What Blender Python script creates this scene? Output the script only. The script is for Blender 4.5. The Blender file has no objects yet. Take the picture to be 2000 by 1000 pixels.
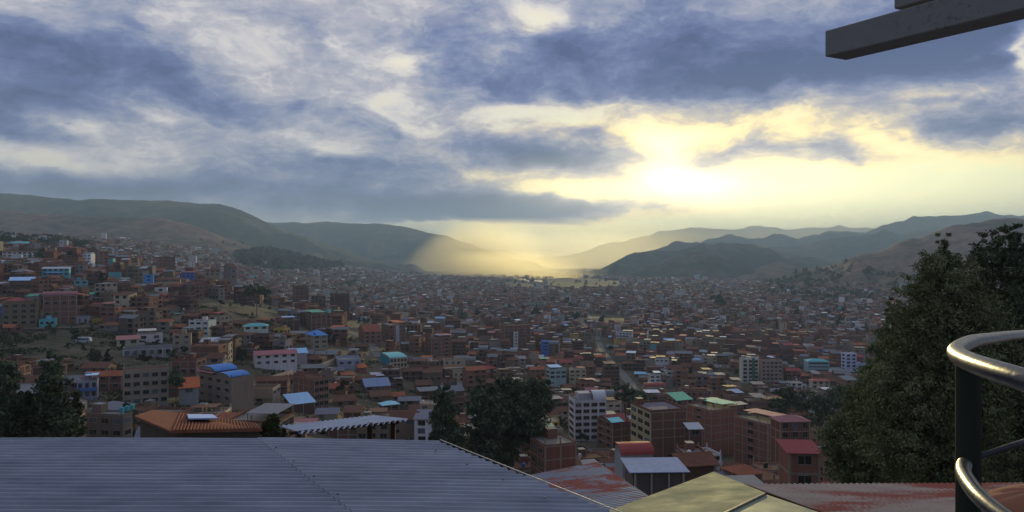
import bpy, math, random
import numpy as np
from mathutils import Vector

R = math.radians
F = 1428.0            # focal length of the photograph in its own pixels (2000 wide), horizon on row 500
random.seed(7)
rng = np.random.default_rng(7)
S = bpy.context.scene
COL = S.collection

# ------------------------------------------------------------------ camera
cam_d = bpy.data.cameras.new('camera')
cam_d.sensor_width = 36.0
cam_d.lens = 36.0 * F / 2000.0
cam_d.clip_start = 0.1
cam_d.clip_end = 60000.0
cam = bpy.data.objects.new('camera', cam_d)
cam.rotation_euler = (R(90), 0, 0)
COL.objects.link(cam)
S.camera = cam

S.view_settings.view_transform = 'Standard'
S.view_settings.look = 'None'
S.view_settings.gamma = 1.0
S.view_settings.exposure = 0.24
S.render.engine = 'CYCLES'
cy = S.cycles
cy.max_bounces = 4
cy.diffuse_bounces = 2
cy.glossy_bounces = 2
cy.transmission_bounces = 2
cy.volume_bounces = 0
cy.transparent_max_bounces = 16
cy.use_denoising = True
cy.sample_clamp_indirect = 4.0

# ------------------------------------------------------------------ sun and sky
SUN_AZ = math.degrees(math.atan((1310 - 1000) / F))      # behind the clouds right of the valley mouth
SUN_EL = math.degrees(math.atan((500 - 357) / F * math.cos(R(SUN_AZ))))
sl = bpy.data.lights.new('sun', 'SUN')
sl.energy = 4.2
sl.angle = R(0.5)
sl.color = (1.0, 0.79, 0.36)
sun = bpy.data.objects.new('sun', sl)
sdir = Vector((math.sin(R(SUN_AZ)) * math.cos(R(SUN_EL)), math.cos(R(SUN_AZ)) * math.cos(R(SUN_EL)), math.sin(R(SUN_EL))))
sun.rotation_euler = sdir.to_track_quat('Z', 'Y').to_euler()
COL.objects.link(sun)


class NT:
    """short writer for node trees"""
    def __init__(s, tree):
        s.t = tree
        s.n = tree.nodes
        s.l = tree.links
        s.n.clear()

    def new(s, typ, ins=None, **kw):
        n = s.n.new(typ)
        for k, v in kw.items():
            setattr(n, k, v)
        for k, v in (ins or {}).items():
            s.put(n.inputs[k], v)
        return n

    def put(s, sock, v):
        if isinstance(v, bpy.types.NodeSocket):
            s.l.new(v, sock)
        else:
            if sock.type == 'RGBA' and len(v) == 3:
                v = (*v, 1)
            sock.default_value = v

    def math(s, op, a, b=None, c=None, clamp=False):
        n = s.n.new('ShaderNodeMath')
        n.operation = op
        n.use_clamp = clamp
        for i, v in enumerate((a, b, c)):
            if v is not None:
                s.put(n.inputs[i], v)
        return n.outputs[0]

    def mix(s, fac, a, b, blend='MIX'):
        n = s.n.new('ShaderNodeMix')
        n.data_type = 'RGBA'
        n.blend_type = blend
        s.put(n.inputs[0], fac)
        s.put(n.inputs[6], a)
        s.put(n.inputs[7], b)
        return n.outputs[2]

    def noise(s, vec, scale, detail=3, rough=0.55, dist=0.0, col=False):
        n = s.new('ShaderNodeTexNoise', {'Vector': vec, 'Scale': scale, 'Detail': detail, 'Roughness': rough, 'Distortion': dist})
        return n.outputs['Color' if col else 'Fac']

    def ramp(s, fac, stops, interp='LINEAR'):
        n = s.n.new('ShaderNodeValToRGB')
        n.color_ramp.interpolation = interp
        el = n.color_ramp.elements
        el[0].position, el[0].color = stops[0][0], (*stops[0][1], 1)
        el[1].position, el[1].color = stops[-1][0], (*stops[-1][1], 1)
        for p, c in stops[1:-1]:
            e = el.new(p)
            e.color = (*c, 1)
        s.put(n.inputs[0], fac)
        return n.outputs[0]

    def mrange(s, v, a, b, c=0.0, d=1.0, smooth=False):
        n = s.n.new('ShaderNodeMapRange')
        n.interpolation_type = 'SMOOTHSTEP' if smooth else 'LINEAR'
        for i, q in enumerate((v, a, b, c, d)):
            s.put(n.inputs[i], q)
        return n.outputs[0]


def lin(r, g, b):
    def f(c):
        c /= 255.0
        return c / 12.92 if c <= 0.04045 else ((c + 0.055) / 1.055) ** 2.4
    return (f(r), f(g), f(b))


def azel(u, v):
    a = math.atan((u - 1000) / F)
    return a, math.atan((500 - v) / F * math.cos(a))


def build_world():
    w = bpy.data.worlds.new('World')
    S.world = w
    w.use_nodes = True
    t = NT(w.node_tree)
    out = t.new('ShaderNodeOutputWorld')
    d = t.new('ShaderNodeTexCoord').outputs['Generated']
    sp = t.new('ShaderNodeSeparateXYZ', {0: d})
    az = t.math('ARCTAN2', sp.outputs[0], sp.outputs[1])
    el = t.math('ARCSINE', sp.outputs[2])
    p = t.new('ShaderNodeCombineXYZ', {0: az, 1: el}).outputs[0]
    # cloud-deck coordinates: perspective of a flat layer overhead, so detail closes up towards the horizon
    zz = t.math('ADD', t.math('MAXIMUM', sp.outputs[2], 0.0), 0.16)
    deck = t.new('ShaderNodeCombineXYZ', {0: t.math('DIVIDE', sp.outputs[0], zz), 1: t.math('DIVIDE', sp.outputs[1], zz), 2: 0.0}).outputs[0]
    # warp of the coordinates, so that every edge is ragged
    ps = t.new('ShaderNodeVectorMath', {0: p, 1: (1.0, 1.9, 1.0)}, operation='MULTIPLY').outputs[0]
    wn = t.noise(ps, 7.0, 5, 0.58, 0.3, col=True)
    wv = t.new('ShaderNodeVectorMath', {0: wn, 1: (0.5, 0.5, 0.5)}, operation='SUBTRACT').outputs[0]
    wy = t.new('ShaderNodeCombineXYZ', {0: 0.19, 1: t.mrange(el, 0.0, 0.24, 0.018, 0.10), 2: 0.0}).outputs[0]
    wv = t.new('ShaderNodeVectorMath', {0: wv, 1: wy}, operation='MULTIPLY').outputs[0]
    pw = t.new('ShaderNodeVectorMath', {0: p, 1: wv}, operation='ADD').outputs[0]

    def field(blobs, base, vec):
        acc = base
        for (u, v, ru, rv, rot, amp) in blobs:
            a, e = azel(u, v)
            m = t.new('ShaderNodeMapping', vector_type='TEXTURE')
            t.put(m.inputs['Vector'], vec)
            m.inputs['Location'].default_value = (a, e, 0)
            m.inputs['Rotation'].default_value = (0, 0, R(rot))
            m.inputs['Scale'].default_value = (ru * 1.9 / F, rv * 1.9 / F, 10)
            g = t.new('ShaderNodeTexGradient', {0: m.outputs[0]}, gradient_type='QUADRATIC_SPHERE').outputs['Fac']
            acc = t.math('MULTIPLY_ADD', g, amp * 1.5, acc)
        return acc

    dark = [(60, 190, 260, 85, 0, .62), (330, 165, 230, 55, -14, .42), (40, 262, 180, 34, 0, .35), (100, 60, 180, 60, 0, .36),
            (620, 40, 170, 40, -20, .22), (960, 150, 150, 75, -8, .52), (1110, 120, 130, 60, 0, .34), (860, 40, 70, 70, 0, .2),
            (1070, 305, 170, 42, -6, .72), (700, 320, 260, 42, -6, .42), (520, 372, 460, 44, 0, .5), (120, 365, 240, 34, 0, .45),
            (1020, 412, 320, 27, 0, 1.25), (1370, 85, 330, 95, -8, .62), (1560, 135, 380, 44, 4, .55), (1830, 70, 190, 110, 0, .6),
            (1930, 240, 110, 42, 12, .55), (1640, 312, 80, 20, -10, .42), (1500, 290, 210, 20, 0, .4), (570, 195, 50, 22, 0, .26),
            (1400, 318, 150, 18, 0, .34), (1720, 262, 120, 16, 0, .25), (1400, 225, 120, 22, 6, .3), (1740, 215, 200, 26, 0, .3), (690, 235, 150, 26, -10, .25), (860, 270, 120, 22, -14, .2), (1140, 250, 90, 16, -14, .2),
            (1630, 365, 60, 8, 3, .16), (1530, 382, 120, 6, 2, .14), (1950, 150, 120, 50, 0, .25), (470, 90, 120, 26, -25, .12)]
    light = [(150, 250, 50, 24, 0, -.5), (40, 305, 170, 22, -4, -.52), (310, 218, 90, 32, -8, -.5), (220, 285, 190, 40, 0, -.35),
             (420, 232, 120, 18, -12, -.25), (430, 80, 300, 45, -38, -.15), (790, 112, 36, 26, 0, -.62), (690, 70, 60, 26, -40, -.28), (770, 195, 40, 18, 0, -.5),
             (1040, 42, 70, 40, 0, -.75), (820, 240, 60, 20, -30, -.42), (985, 232, 110, 26, 16, -.5), (620, 283, 90, 14, -10, -.5),
             (1120, 215, 180, 22, 8, -.42), (1300, 265, 90, 30, 0, -.4), (1320, 360, 210, 48, 0, -.6), (1580, 225, 280, 30, 0, -.3),
             (1790, 365, 420, 62, 0, -.48), (1990, 100, 36, 42, 0, -.85), (1090, 455, 330, 16, 0, -.9), (1150, 378, 150, 14, -6, -.45),
             (1700, 270, 110, 26, 0, -.35), (830, 436, 120, 4, 0, -.5), (950, 340, 140, 14, 0, -.25), (1400, 440, 500, 30, 0, -.6), (1880, 180, 80, 20, 0, -.25)]
    T = field(dark + light, 0.34, pw)
    n1 = t.noise(ps, 11.0, 7, 0.6, 0.4)
    n2 = t.noise(deck, 2.3, 7, 0.62, 0.6)
    T = t.math('ADD', T, t.math('MULTIPLY', t.math('SUBTRACT', n1, 0.5), 1.15))
    T = t.math('ADD', T, t.math('MULTIPLY', t.math('SUBTRACT', n2, 0.5), 0.62))
    n3 = t.noise(ps, 34.0, 5, 0.62, 0.5)
    T = t.math('ADD', T, t.math('MULTIPLY', t.math('SUBTRACT', n3, 0.5), 0.42))
    pb = t.new('ShaderNodeVectorMath', {0: pw, 1: (1.0, 2.6, 1.0)}, operation='MULTIPLY').outputs[0]
    n4 = t.noise(pb, 17.0, 4, 0.55, 0.2)          # billow edges: thin bright seams between the lumps
    seam = t.math('SUBTRACT', 1.0, t.math('MULTIPLY', t.math('ABSOLUTE', t.math('SUBTRACT', n4, 0.5)), 14.0), clamp=True)
    T = t.math('SUBTRACT', T, t.math('MULTIPLY', seam, 0.10))
    T = t.math('MULTIPLY_ADD', t.math('SUBTRACT', T, 0.48), 1.27, 0.50)
    # away from the part of the sky in the photo: an ordinary broken overcast
    W = field([(1380, 360, 620, 190, 0, .75), (1310, 355, 260, 90, 0, .45), (1100, 470, 520, 60, 0, .45), (1750, 330, 480, 150, 0, .42), (1040, 50, 120, 60, 0, .22), (790, 120, 120, 60, 0, .15)], 0.0, p)
    W = t.math('MINIMUM', W, 1.0)
    Tc = t.mrange(T, -0.25, 1.45, 0.0, 1.0)
    cool = t.ramp(Tc, [(0.0, lin(236, 226, 210)), (0.17, lin(206, 202, 204)), (0.32, lin(174, 174, 186)), (0.48, lin(144, 150, 174)), (0.64, lin(110, 122, 162)), (0.8, lin(84, 99, 146)), (1.0, lin(60, 76, 122))])
    warm = t.ramp(Tc, [(0.0, lin(255, 250, 190)), (0.16, lin(255, 240, 176)), (0.28, lin(244, 222, 168)), (0.42, lin(196, 184, 166)), (0.58, lin(150, 150, 160)), (0.76, lin(108, 116, 142)), (1.0, lin(76, 92, 122))])
    colr = t.mix(t.mrange(W, 0.05, 0.85, 0, 1, True), cool, warm)
    core = field([(1318, 357, 100, 30, 0, 1.3), (1330, 355, 260, 55, 0, .6), (1295, 290, 70, 60, 0, .5), (1450, 380, 380, 60, 0, .45), (1010, 470, 160, 30, 0, .5)], 0.0, pw)
    glow = t.new('ShaderNodeVectorMath', {0: (0.8, 0.66, 0.36), 'Scale': core}, operation='SCALE').outputs[0]
    colr = t.mix(1.0, colr, glow, 'ADD')
    colr = t.new('ShaderNodeVectorMath', {0: colr, 'Scale': t.math('ADD', t.math('MULTIPLY_ADD', W, 0.5, 1.0), t.math('MULTIPLY', t.mrange(el, 0.0, 0.12, 1.0, 0.0, True), W))}, operation='SCALE').outputs[0]
    # the part of the dome behind the photographer is a dull even grey-blue deck
    back = t.mrange(sp.outputs[1], -0.3, 0.35, 0.0, 1.0, True)
    bcol = t.mix(n2, lin(78, 92, 128), lin(140, 148, 170))
    colr = t.mix(back, bcol, colr)
    bg = t.new('ShaderNodeBackground', {0: colr, 1: 1.0})
    # clear air seen between the clouds
    sky = t.new('ShaderNodeTexSky', sky_type='NISHITA')
    sky.sun_disc = False
    sky.sun_elevation = R(SUN_EL)
    sky.sun_rotation = R(SUN_AZ)
    sky.altitude = 3400
    sky.dust_density = 2.0
    bs = t.new('ShaderNodeBackground', {0: sky.outputs[0], 1: 0.08})
    fac = t.mrange(Tc, 0.0, 0.2, 0.85, 1.0)
    mx = t.new('ShaderNodeMixShader', {0: fac, 1: bs.outputs[0], 2: bg.outputs[0]})
    t.l.new(mx.outputs[0], out.inputs[0])
    w.cycles.sampling_method = 'MANUAL'
    w.cycles.sample_map_resolution = 512


build_world()

# ------------------------------------------------------------------ helpers
def P(u, v, d):
    """world point seen at pixel (u, v) of the photograph at depth d metres"""
    return Vector(((u - 1000) / F * d, d, (500 - v) / F * d))


def tag(o, label=None, cat=None, group=None, kind=None):
    if label:
        o['label'] = label
    if cat:
        o['category'] = cat
    if group:
        o['group'] = group
    if kind:
        o['kind'] = kind
    return o


def empty(name, loc, rz=0.0):
    o = bpy.data.objects.new(name, None)
    o.empty_display_size = 0.5
    o.location = loc
    o.rotation_euler = (0, 0, rz)
    COL.objects.link(o)
    return o


class G:
    """collects faces with a tint and a material slot each, then links ONE mesh"""
    def __init__(s):
        s.v = []; s.f = []; s.c = []; s.m = []; s.smooth = False

    def poly(s, pts, tint, mat=0):
        b = len(s.v)
        s.v.extend([tuple(p) for p in pts])
        s.f.append(tuple(range(b, b + len(pts))))
        s.c.append(tint); s.m.append(mat)

    def box(s, x0, x1, y0, y1, z0, z1, tint, mat=0, top=None, bottom=True, topmat=None):
        b = len(s.v)
        s.v += [(x0, y0, z0), (x1, y0, z0), (x1, y1, z0), (x0, y1, z0), (x0, y0, z1), (x1, y0, z1), (x1, y1, z1), (x0, y1, z1)]
        fs = [(0, 1, 5, 4), (1, 2, 6, 5), (2, 3, 7, 6), (3, 0, 4, 7)]
        for f in fs:
            s.f.append(tuple(b + i for i in f)); s.c.append(tint); s.m.append(mat)
        s.f.append((b + 4, b + 5, b + 6, b + 7)); s.c.append(top or tint); s.m.append(mat if topmat is None else topmat)
        if bottom:
            s.f.append((b + 3, b + 2, b + 1, b)); s.c.append(tint); s.m.append(mat)

    def slab(s, pts, th, tint, mat=0):
        """closed sheet: polygon pts thickened downward by th"""
        n = len(pts); b = len(s.v)
        s.v += [tuple(p) for p in pts] + [(p[0], p[1], p[2] - th) for p in pts]
        s.f.append(tuple(range(b, b + n))); s.f.append(tuple(range(b + 2 * n - 1, b + n - 1, -1)))
        for i in range(n):
            j = (i + 1) % n
            s.f.append((b + i, b + n + i, b + n + j, b + j))
        s.c += [tint] * (n + 2); s.m += [mat] * (n + 2)

    def tube(s, pts, rad, tint, mat=0, seg=12, cap=True):
        pts = [Vector(p) for p in pts]
        n = len(pts); b = len(s.v)
        rad = rad if hasattr(rad, '__len__') else [rad] * n
        up = Vector((0, 0, 1))
        for i, p in enumerate(pts):
            tg = (pts[min(i + 1, n - 1)] - pts[max(i - 1, 0)]).normalized()
            a = tg.cross(up)
            if a.length < 1e-3:
                a = tg.cross(Vector((1, 0, 0)))
            a.normalize(); c = a.cross(tg)
            for k in range(seg):
                th = 2 * math.pi * k / seg
                s.v.append(tuple(p + (a * math.cos(th) + c * math.sin(th)) * rad[i]))
        for i in range(n - 1):
            for k in range(seg):
                k2 = (k + 1) % seg
                s.f.append((b + i * seg + k, b + i * seg + k2, b + (i + 1) * seg + k2, b + (i + 1) * seg + k))
                s.c.append(tint); s.m.append(mat)
        if cap:
            s.f.append(tuple(b + k for k in range(seg))[::-1]); s.f.append(tuple(b + (n - 1) * seg + k for k in range(seg)))
            s.c += [tint] * 2; s.m += [mat] * 2

    def xf(s, rz, tx, ty, tz):
        """move everything by a turn about z and a shift"""
        c, q = math.cos(rz), math.sin(rz)
        s.v = [(x * c - y * q + tx, x * q + y * c + ty, z + tz) for x, y, z in s.v]
        return s

    def add(s, o):
        b = len(s.v)
        s.v += o.v
        s.f += [tuple(b + i for i in f) for f in o.f]
        s.c += o.c; s.m += o.m

    def mesh(s, name, mats):
        me = bpy.data.meshes.new(name)
        me.from_pydata(s.v, [], s.f)
        for m in mats:
            me.materials.append(m)
        if len(mats) > 1:
            me.polygons.foreach_set('material_index', np.array(s.m, dtype=np.int32))
        at = me.color_attributes.new('tint', 'FLOAT_COLOR', 'CORNER')
        cnt = np.array([len(f) for f in s.f])
        cc = np.repeat(np.array([(c[0], c[1], c[2], 1.0) for c in s.c], dtype=np.float32), cnt, axis=0)
        at.data.foreach_set('color', cc.ravel())
        if s.smooth:
            me.polygons.foreach_set('use_smooth', np.ones(len(me.polygons), dtype=bool))
        me.update()
        return me

    def build(s, name, mats, parent=None):
        o = bpy.data.objects.new(name, s.mesh(name, mats if isinstance(mats, (list, tuple)) else [mats]))
        COL.objects.link(o)
        o.parent = parent
        return o


def mesh_np(name, V, Q, mats, colr=None, midx=None, smooth=False, tri=False):
    """fast mesh from arrays: V (n,3), Q (m,4) or (m,3), one colour per face"""
    k = Q.shape[1]
    me = bpy.data.meshes.new(name)
    me.vertices.add(len(V))
    me.vertices.foreach_set('co', V.astype(np.float32).ravel())
    me.loops.add(Q.size)
    me.loops.foreach_set('vertex_index', Q.astype(np.int32).ravel())
    me.polygons.add(len(Q))
    me.polygons.foreach_set('loop_start', np.arange(0, Q.size, k, dtype=np.int32))
    for m in mats:
        me.materials.append(m)
    if midx is not None:
        me.polygons.foreach_set('material_index', midx.astype(np.int32))
    me.polygons.foreach_set('use_smooth', np.full(len(Q), smooth, dtype=bool))
    me.update(calc_edges=True)
    if colr is not None:
        at = me.color_attributes.new('tint', 'FLOAT_COLOR', 'CORNER')
        c4 = np.concatenate([colr, np.ones((len(colr), 1))], axis=1).astype(np.float32)
        at.data.foreach_set('color', np.repeat(c4, k, axis=0).ravel())
    return me


_tab = rng.random((256, 256))


def vnoise(x, y):
    xi = np.floor(x).astype(np.int64); yi = np.floor(y).astype(np.int64)
    fx = x - xi; fy = y - yi
    fx = fx * fx * (3 - 2 * fx); fy = fy * fy * (3 - 2 * fy)
    a = _tab[xi & 255, yi & 255]; b = _tab[(xi + 1) & 255, yi & 255]
    c = _tab[xi & 255, (yi + 1) & 255]; d = _tab[(xi + 1) & 255, (yi + 1) & 255]
    return (a * (1 - fx) + b * fx) * (1 - fy) + (c * (1 - fx) + d * fx) * fy


def fbm(x, y, o=5, ridged=False):
    s = 0.0; a = 1.0; t = 0.0
    for i in range(o):
        n = vnoise(x * 2 ** i + 17.3 * i, y * 2 ** i + 9.1 * i)
        s = s + a * ((1 - np.abs(2 * n - 1)) if ridged else n)
        t += a; a *= 0.5
    return s / t

# ------------------------------------------------------------------ materials
def mat(name):
    m = bpy.data.materials.new(name)
    m.use_nodes = True
    t = NT(m.node_tree)
    b = t.new('ShaderNodeBsdfPrincipled')
    o = t.new('ShaderNodeOutputMaterial')
    t.l.new(b.outputs[0], o.inputs[0])
    return m, t, b


def tinted(name, rough, nscale, namp, metal=0.0, spec=0.5, streak=False, bump=0.0, bscale=4.0, brick=False):
    """base colour from the face tint, worn by world-scale noise"""
    m, t, b = mat(name)
    a = t.new('ShaderNodeVertexColor', layer_name='tint').outputs[0]
    pos = t.new('ShaderNodeNewGeometry').outputs['Position']
    n = t.noise(pos, nscale, 5, 0.65)
    n2 = t.noise(pos, nscale * 0.11, 3, 0.6)
    if streak:
        v = t.new('ShaderNodeVectorMath', {0: pos, 1: (1.0, 1.0, 0.08)}, operation='MULTIPLY').outputs[0]
        n = t.noise(v, nscale, 4, 0.7)
    k = t.math('MULTIPLY_ADD', t.math('SUBTRACT', n, 0.5), namp * 2, t.math('MULTIPLY_ADD', t.math('SUBTRACT', n2, 0.5), namp, 1.0))
    c = t.new('ShaderNodeVectorMath', {0: a, 'Scale': k}, operation='SCALE').outputs[0]
    t.put(b.inputs['Base Color'], c)
    t.put(b.inputs['Roughness'], t.mrange(n, 0.3, 0.7, rough - 0.08, min(rough + 0.1, 1)))
    b.inputs['Metallic'].default_value = metal
    b.inputs['Specular IOR Level'].default_value = spec
    if bump:
        bn = t.noise(pos, bscale, 4, 0.6)
        t.put(b.inputs['Normal'], t.new('ShaderNodeBump', {'Strength': bump, 'Distance': 0.05, 'Height': bn}).outputs[0])
    return m


M_WALL = tinted('masonry_wall', 0.92, 0.9, 0.35, spec=0.05, streak=True)
M_TILE = tinted('clay_tile', 0.9, 1.3, 0.5, spec=0.06)
M_TIN = tinted('sheet_metal', 0.72, 0.6, 0.3, metal=0.0, spec=0.10)
M_GLASS = tinted('window_glass', 0.2, 0.5, 0.2, spec=0.5)
M_METAL = tinted('painted_metal', 0.35, 3.0, 0.15, metal=0.3, spec=0.6)
M_LEAF = tinted('foliage', 0.9, 0.35, 0.35, spec=0.04)
M_BARK = tinted('bark', 0.9, 6.0, 0.4, spec=0.2)
HM = [M_WALL, M_TILE, M_TIN, M_GLASS]


def ground_mat():
    m, t, b = mat('hillside_earth')
    pos = t.new('ShaderNodeNewGeometry').outputs['Position']
    n = t.noise(pos, 0.012, 6, 0.65)
    n2 = t.noise(pos, 0.18, 6, 0.7)
    c = t.ramp(n, [(0.36, (0.050, 0.050, 0.028)), (0.5, (0.105, 0.085, 0.058)), (0.64, (0.13, 0.11, 0.085))])
    c2 = t.ramp(n2, [(0.36, (0.035, 0.045, 0.022)), (0.52, (0.095, 0.085, 0.058)), (0.66, (0.19, 0.165, 0.13))])
    t.put(b.inputs['Base Color'], t.mix(0.55, c, c2))
    b.inputs['Roughness'].default_value = 0.95
    b.inputs['Specular IOR Level'].default_value = 0.1
    return m


def hill_mat(name, stops, scale=0.0022, fine=0.02, fk=0.6):
    m, t, b = mat(name)
    pos = t.new('ShaderNodeNewGeometry').outputs['Position']
    n = t.noise(pos, scale, 7, 0.62, 0.6)
    n2 = t.noise(pos, fine, 5, 0.7)
    c = t.ramp(n, stops)
    k = t.mrange(n2, 0.3, 0.7, 1 - fk, 1 + fk)
    t.put(b.inputs['Base Color'], t.new('ShaderNodeVectorMath', {0: c, 'Scale': k}, operation='SCALE').outputs[0])
    b.inputs['Roughness'].default_value = 1.0
    b.inputs['Specular IOR Level'].default_value = 0.05
    return m


M_GROUND = ground_mat()
M_GREENHILL = hill_mat('green_hill', [(0.40, (0.014, 0.028, 0.02)), (0.5, (0.035, 0.052, 0.034)), (0.60, (0.095, 0.085, 0.055))])
M_DRYHILL = hill_mat('dry_hill', [(0.32, (0.06, 0.06, 0.035)), (0.48, (0.13, 0.10, 0.075)), (0.62, (0.19, 0.12, 0.09))], 0.004)

# ------------------------------------------------------------------ ground
UC = [-700, -300, 0, 150, 250, 400, 500, 600, 750, 850, 1000, 1250, 1500, 1750, 2000, 2700]
DC = [40, 100, 170, 250, 350, 450, 600, 800, 1100, 1600, 2400, 3600, 5500, 8000, 14000, 22000]
ROWT = {
    -700: [1120, 1000, 870, 770, 650, 540, 470, 450, 440, 430, 425, 430, 440, 450, 470, 480],
    -300: [1120, 1000, 880, 780, 660, 560, 495, 480, 465, 450, 445, 450, 455, 465, 480, 485],
    0:    [1120, 990, 885, 790, 680, 590, 522, 498, 480, 462, 455, 460, 470, 480, 490, 495],
    150:  [1120, 990, 890, 795, 690, 604, 534, 508, 494, 476, 466, 466, 475, 485, 495, 500],
    250:  [1120, 990, 900, 805, 700, 618, 550, 522, 510, 492, 474, 470, 480, 490, 500, 503],
    400:  [1120, 990, 905, 815, 720, 645, 580, 556, 548, 528, 494, 478, 485, 500, 508, 506],
    500:  [1120, 990, 915, 830, 738, 668, 604, 590, 610, 570, 522, 492, 495, 506, 510, 508],
    600:  [1120, 990, 925, 850, 760, 690, 630, 612, 620, 584, 545, 512, 507, 512, 512, 508],
    750:  [1120, 995, 935, 880, 795, 725, 662, 635, 622, 590, 558, 535, 522, 518, 514, 508],
    850:  [1120, 1000, 945, 895, 815, 750, 688, 652, 622, 590, 561, 543, 532, 524, 515, 509],
    1000: [1120, 1010, 960, 910, 845, 785, 715, 665, 625, 590, 563, 546, 536, 527, 516, 509],
    1250: [1120, 1030, 968, 920, 862, 803, 732, 676, 631, 593, 564, 546, 536, 527, 516, 509],
    1500: [1120, 1040, 980, 925, 862, 803, 734, 680, 633, 594, 564, 546, 536, 527, 516, 509],
    1750: [1120, 1040, 985, 925, 860, 800, 732, 680, 634, 594, 560, 545, 536, 527, 516, 509],
    2000: [1120, 1040, 985, 925, 855, 795, 730, 680, 630, 590, 556, 545, 536, 527, 516, 509],
    2700: [1120, 1040, 985, 925, 850, 790, 725, 670, 620, 580, 550, 545, 536, 527, 516, 509]}
_lu = np.arange(-700, 2701, 25.0)
_ld = np.linspace(math.log(40), math.log(22000), 220)
_T = np.array([np.interp(_ld, np.log(DC), ROWT[u]) for u in UC])
_T = np.array([np.interp(_lu, UC, _T[:, j]) for j in range(len(_ld))]).T
for _k in range(6):                                   # soften the kinks of the table
    _T[:, 1:-1] = (_T[:, :-2] + 2 * _T[:, 1:-1] + _T[:, 2:]) / 4
    _T[1:-1] = (_T[:-2] + 2 * _T[1:-1] + _T[2:]) / 4


def base_z(x, y):
    yy = np.maximum(y, 40.0)
    u = np.clip(1000 + F * x / yy, -700, 2700)
    a = (u + 700) / 25.0
    b = (np.log(np.minimum(yy, 22000)) - _ld[0]) / (_ld[1] - _ld[0])
    i = np.clip(a.astype(int), 0, len(_lu) - 2); j = np.clip(b.astype(int), 0, len(_ld) - 2)
    fa = a - i; fb = b - j
    row = (_T[i, j] * (1 - fa) + _T[i + 1, j] * fa) * (1 - fb) + (_T[i, j + 1] * (1 - fa) + _T[i + 1, j + 1] * fa) * fb
    z = (500 - row) / F * yy
    am = np.clip((y - 120) / 400, 0, 1) * np.clip(yy / 600, 0.4, 3)
    return z + (fbm(x / 90, y / 90, 4) - 0.5) * 5.0 * am


# each range: crest line as (column, row) at depth D, run of its near and far slopes, relief
RANGES = [
    ('hills', M_GREENHILL, 5200, 1900, 1500, 120, [(-900, 372), (-300, 372), (0, 378), (60, 380), (120, 387), (250, 392), (330, 393), (430, 398), (470, 409), (510, 428), (560, 450), (640, 478), (720, 505), (800, 530), (860, 545)], 'left'),
    ('hills', M_GREENHILL, 8200, 1500, 1500, 110, [(300, 433), (540, 435), (640, 435), (740, 438), (790, 444), (850, 456), (900, 470), (950, 488), (1000, 506), (1040, 520), (1080, 530)], 'left far'),
    ('hills', M_DRYHILL, 3300, 1300, 900, 60, [(-900, 396), (-300, 402), (0, 410), (60, 416), (140, 420), (250, 424), (320, 428), (380, 442), (430, 462), (500, 484), (580, 505), (660, 528), (740, 550)], 'left dry'),
    ('hills', M_GREENHILL, 16500, 2500, 2500, 300, [(860, 525), (920, 500), (980, 488), (1020, 500), (1060, 518), (1100, 520), (1150, 528)], 'gap far'),
    ('hills', M_GREENHILL, 13500, 2300, 2500, 220, [(1010, 530), (1060, 518), (1110, 500), (1150, 490), (1175, 478), (1230, 471), (1260, 461), (1330, 458), (1400, 465), (1500, 470), (1640, 466), (1800, 460), (2000, 458), (2300, 450)], 'right pale'),
    ('hills', M_GREENHILL, 15500, 2300, 2500, 300, [(1180, 505), (1230, 465), (1290, 455), (1330, 446), (1370, 443), (1420, 449), (1480, 441), (1550, 447), (1620, 444), (1638, 436), (1660, 446), (1740, 442), (2300, 440)], 'right palest'),
    ('hills', M_GREENHILL, 8900, 1000, 2000, 170, [(1340, 490), (1380, 470), (1430, 456), (1465, 466), (1490, 463), (1510, 454), (1560, 467), (1600, 458), (1650, 449), (1690, 452), (1735, 438), (1765, 434), (1785, 421), (1850, 420), (1890, 422), (1925, 412), (1965, 418), (2060, 424), (2400, 430)], 'right green'),
    ('hills', M_GREENHILL, 6900, 1000, 1100, 140, [(1240, 500), (1290, 485), (1325, 474), (1370, 478), (1430, 474), (1520, 482), (1570, 482), (1620, 466), (1680, 458), (1710, 457), (1728, 451), (1750, 458), (1800, 448), (1840, 455), (1900, 468), (2400, 470)], 'right blue'),
    ('hills', M_GREENHILL, 5000, 1000, 1000, 120, [(1140, 534), (1185, 518), (1210, 505), (1240, 493), (1290, 490), (1325, 487), (1350, 480), (1372, 474), (1400, 479), (1440, 474), (1480, 481), (1540, 495), (1620, 510), (1700, 520)], 'right dark'),
    ('hills', M_GREENHILL, 4100, 600, 700, 90, [(1230, 540), (1260, 520), (1300, 505), (1370, 490), (1410, 496), (1450, 512), (1500, 530), (1560, 545)], 'right dark fore'),
    ('hills', M_DRYHILL, 3900, 700, 700, 50, [(1400, 556), (1450, 535), (1490, 515), (1520, 511), (1560, 520), (1620, 535), (1700, 545)], 'right knoll'),
    ('hills', M_DRYHILL, 2700, 1150, 900, 55, [(1330, 580), (1440, 570), (1500, 552), (1560, 532), (1620, 518), (1680, 496), (1720, 490), (1760, 473), (1800, 464), (1850, 446), (1900, 436), (1940, 428), (2000, 427), (2300, 415), (2700, 400)], 'right near'),
]


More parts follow.
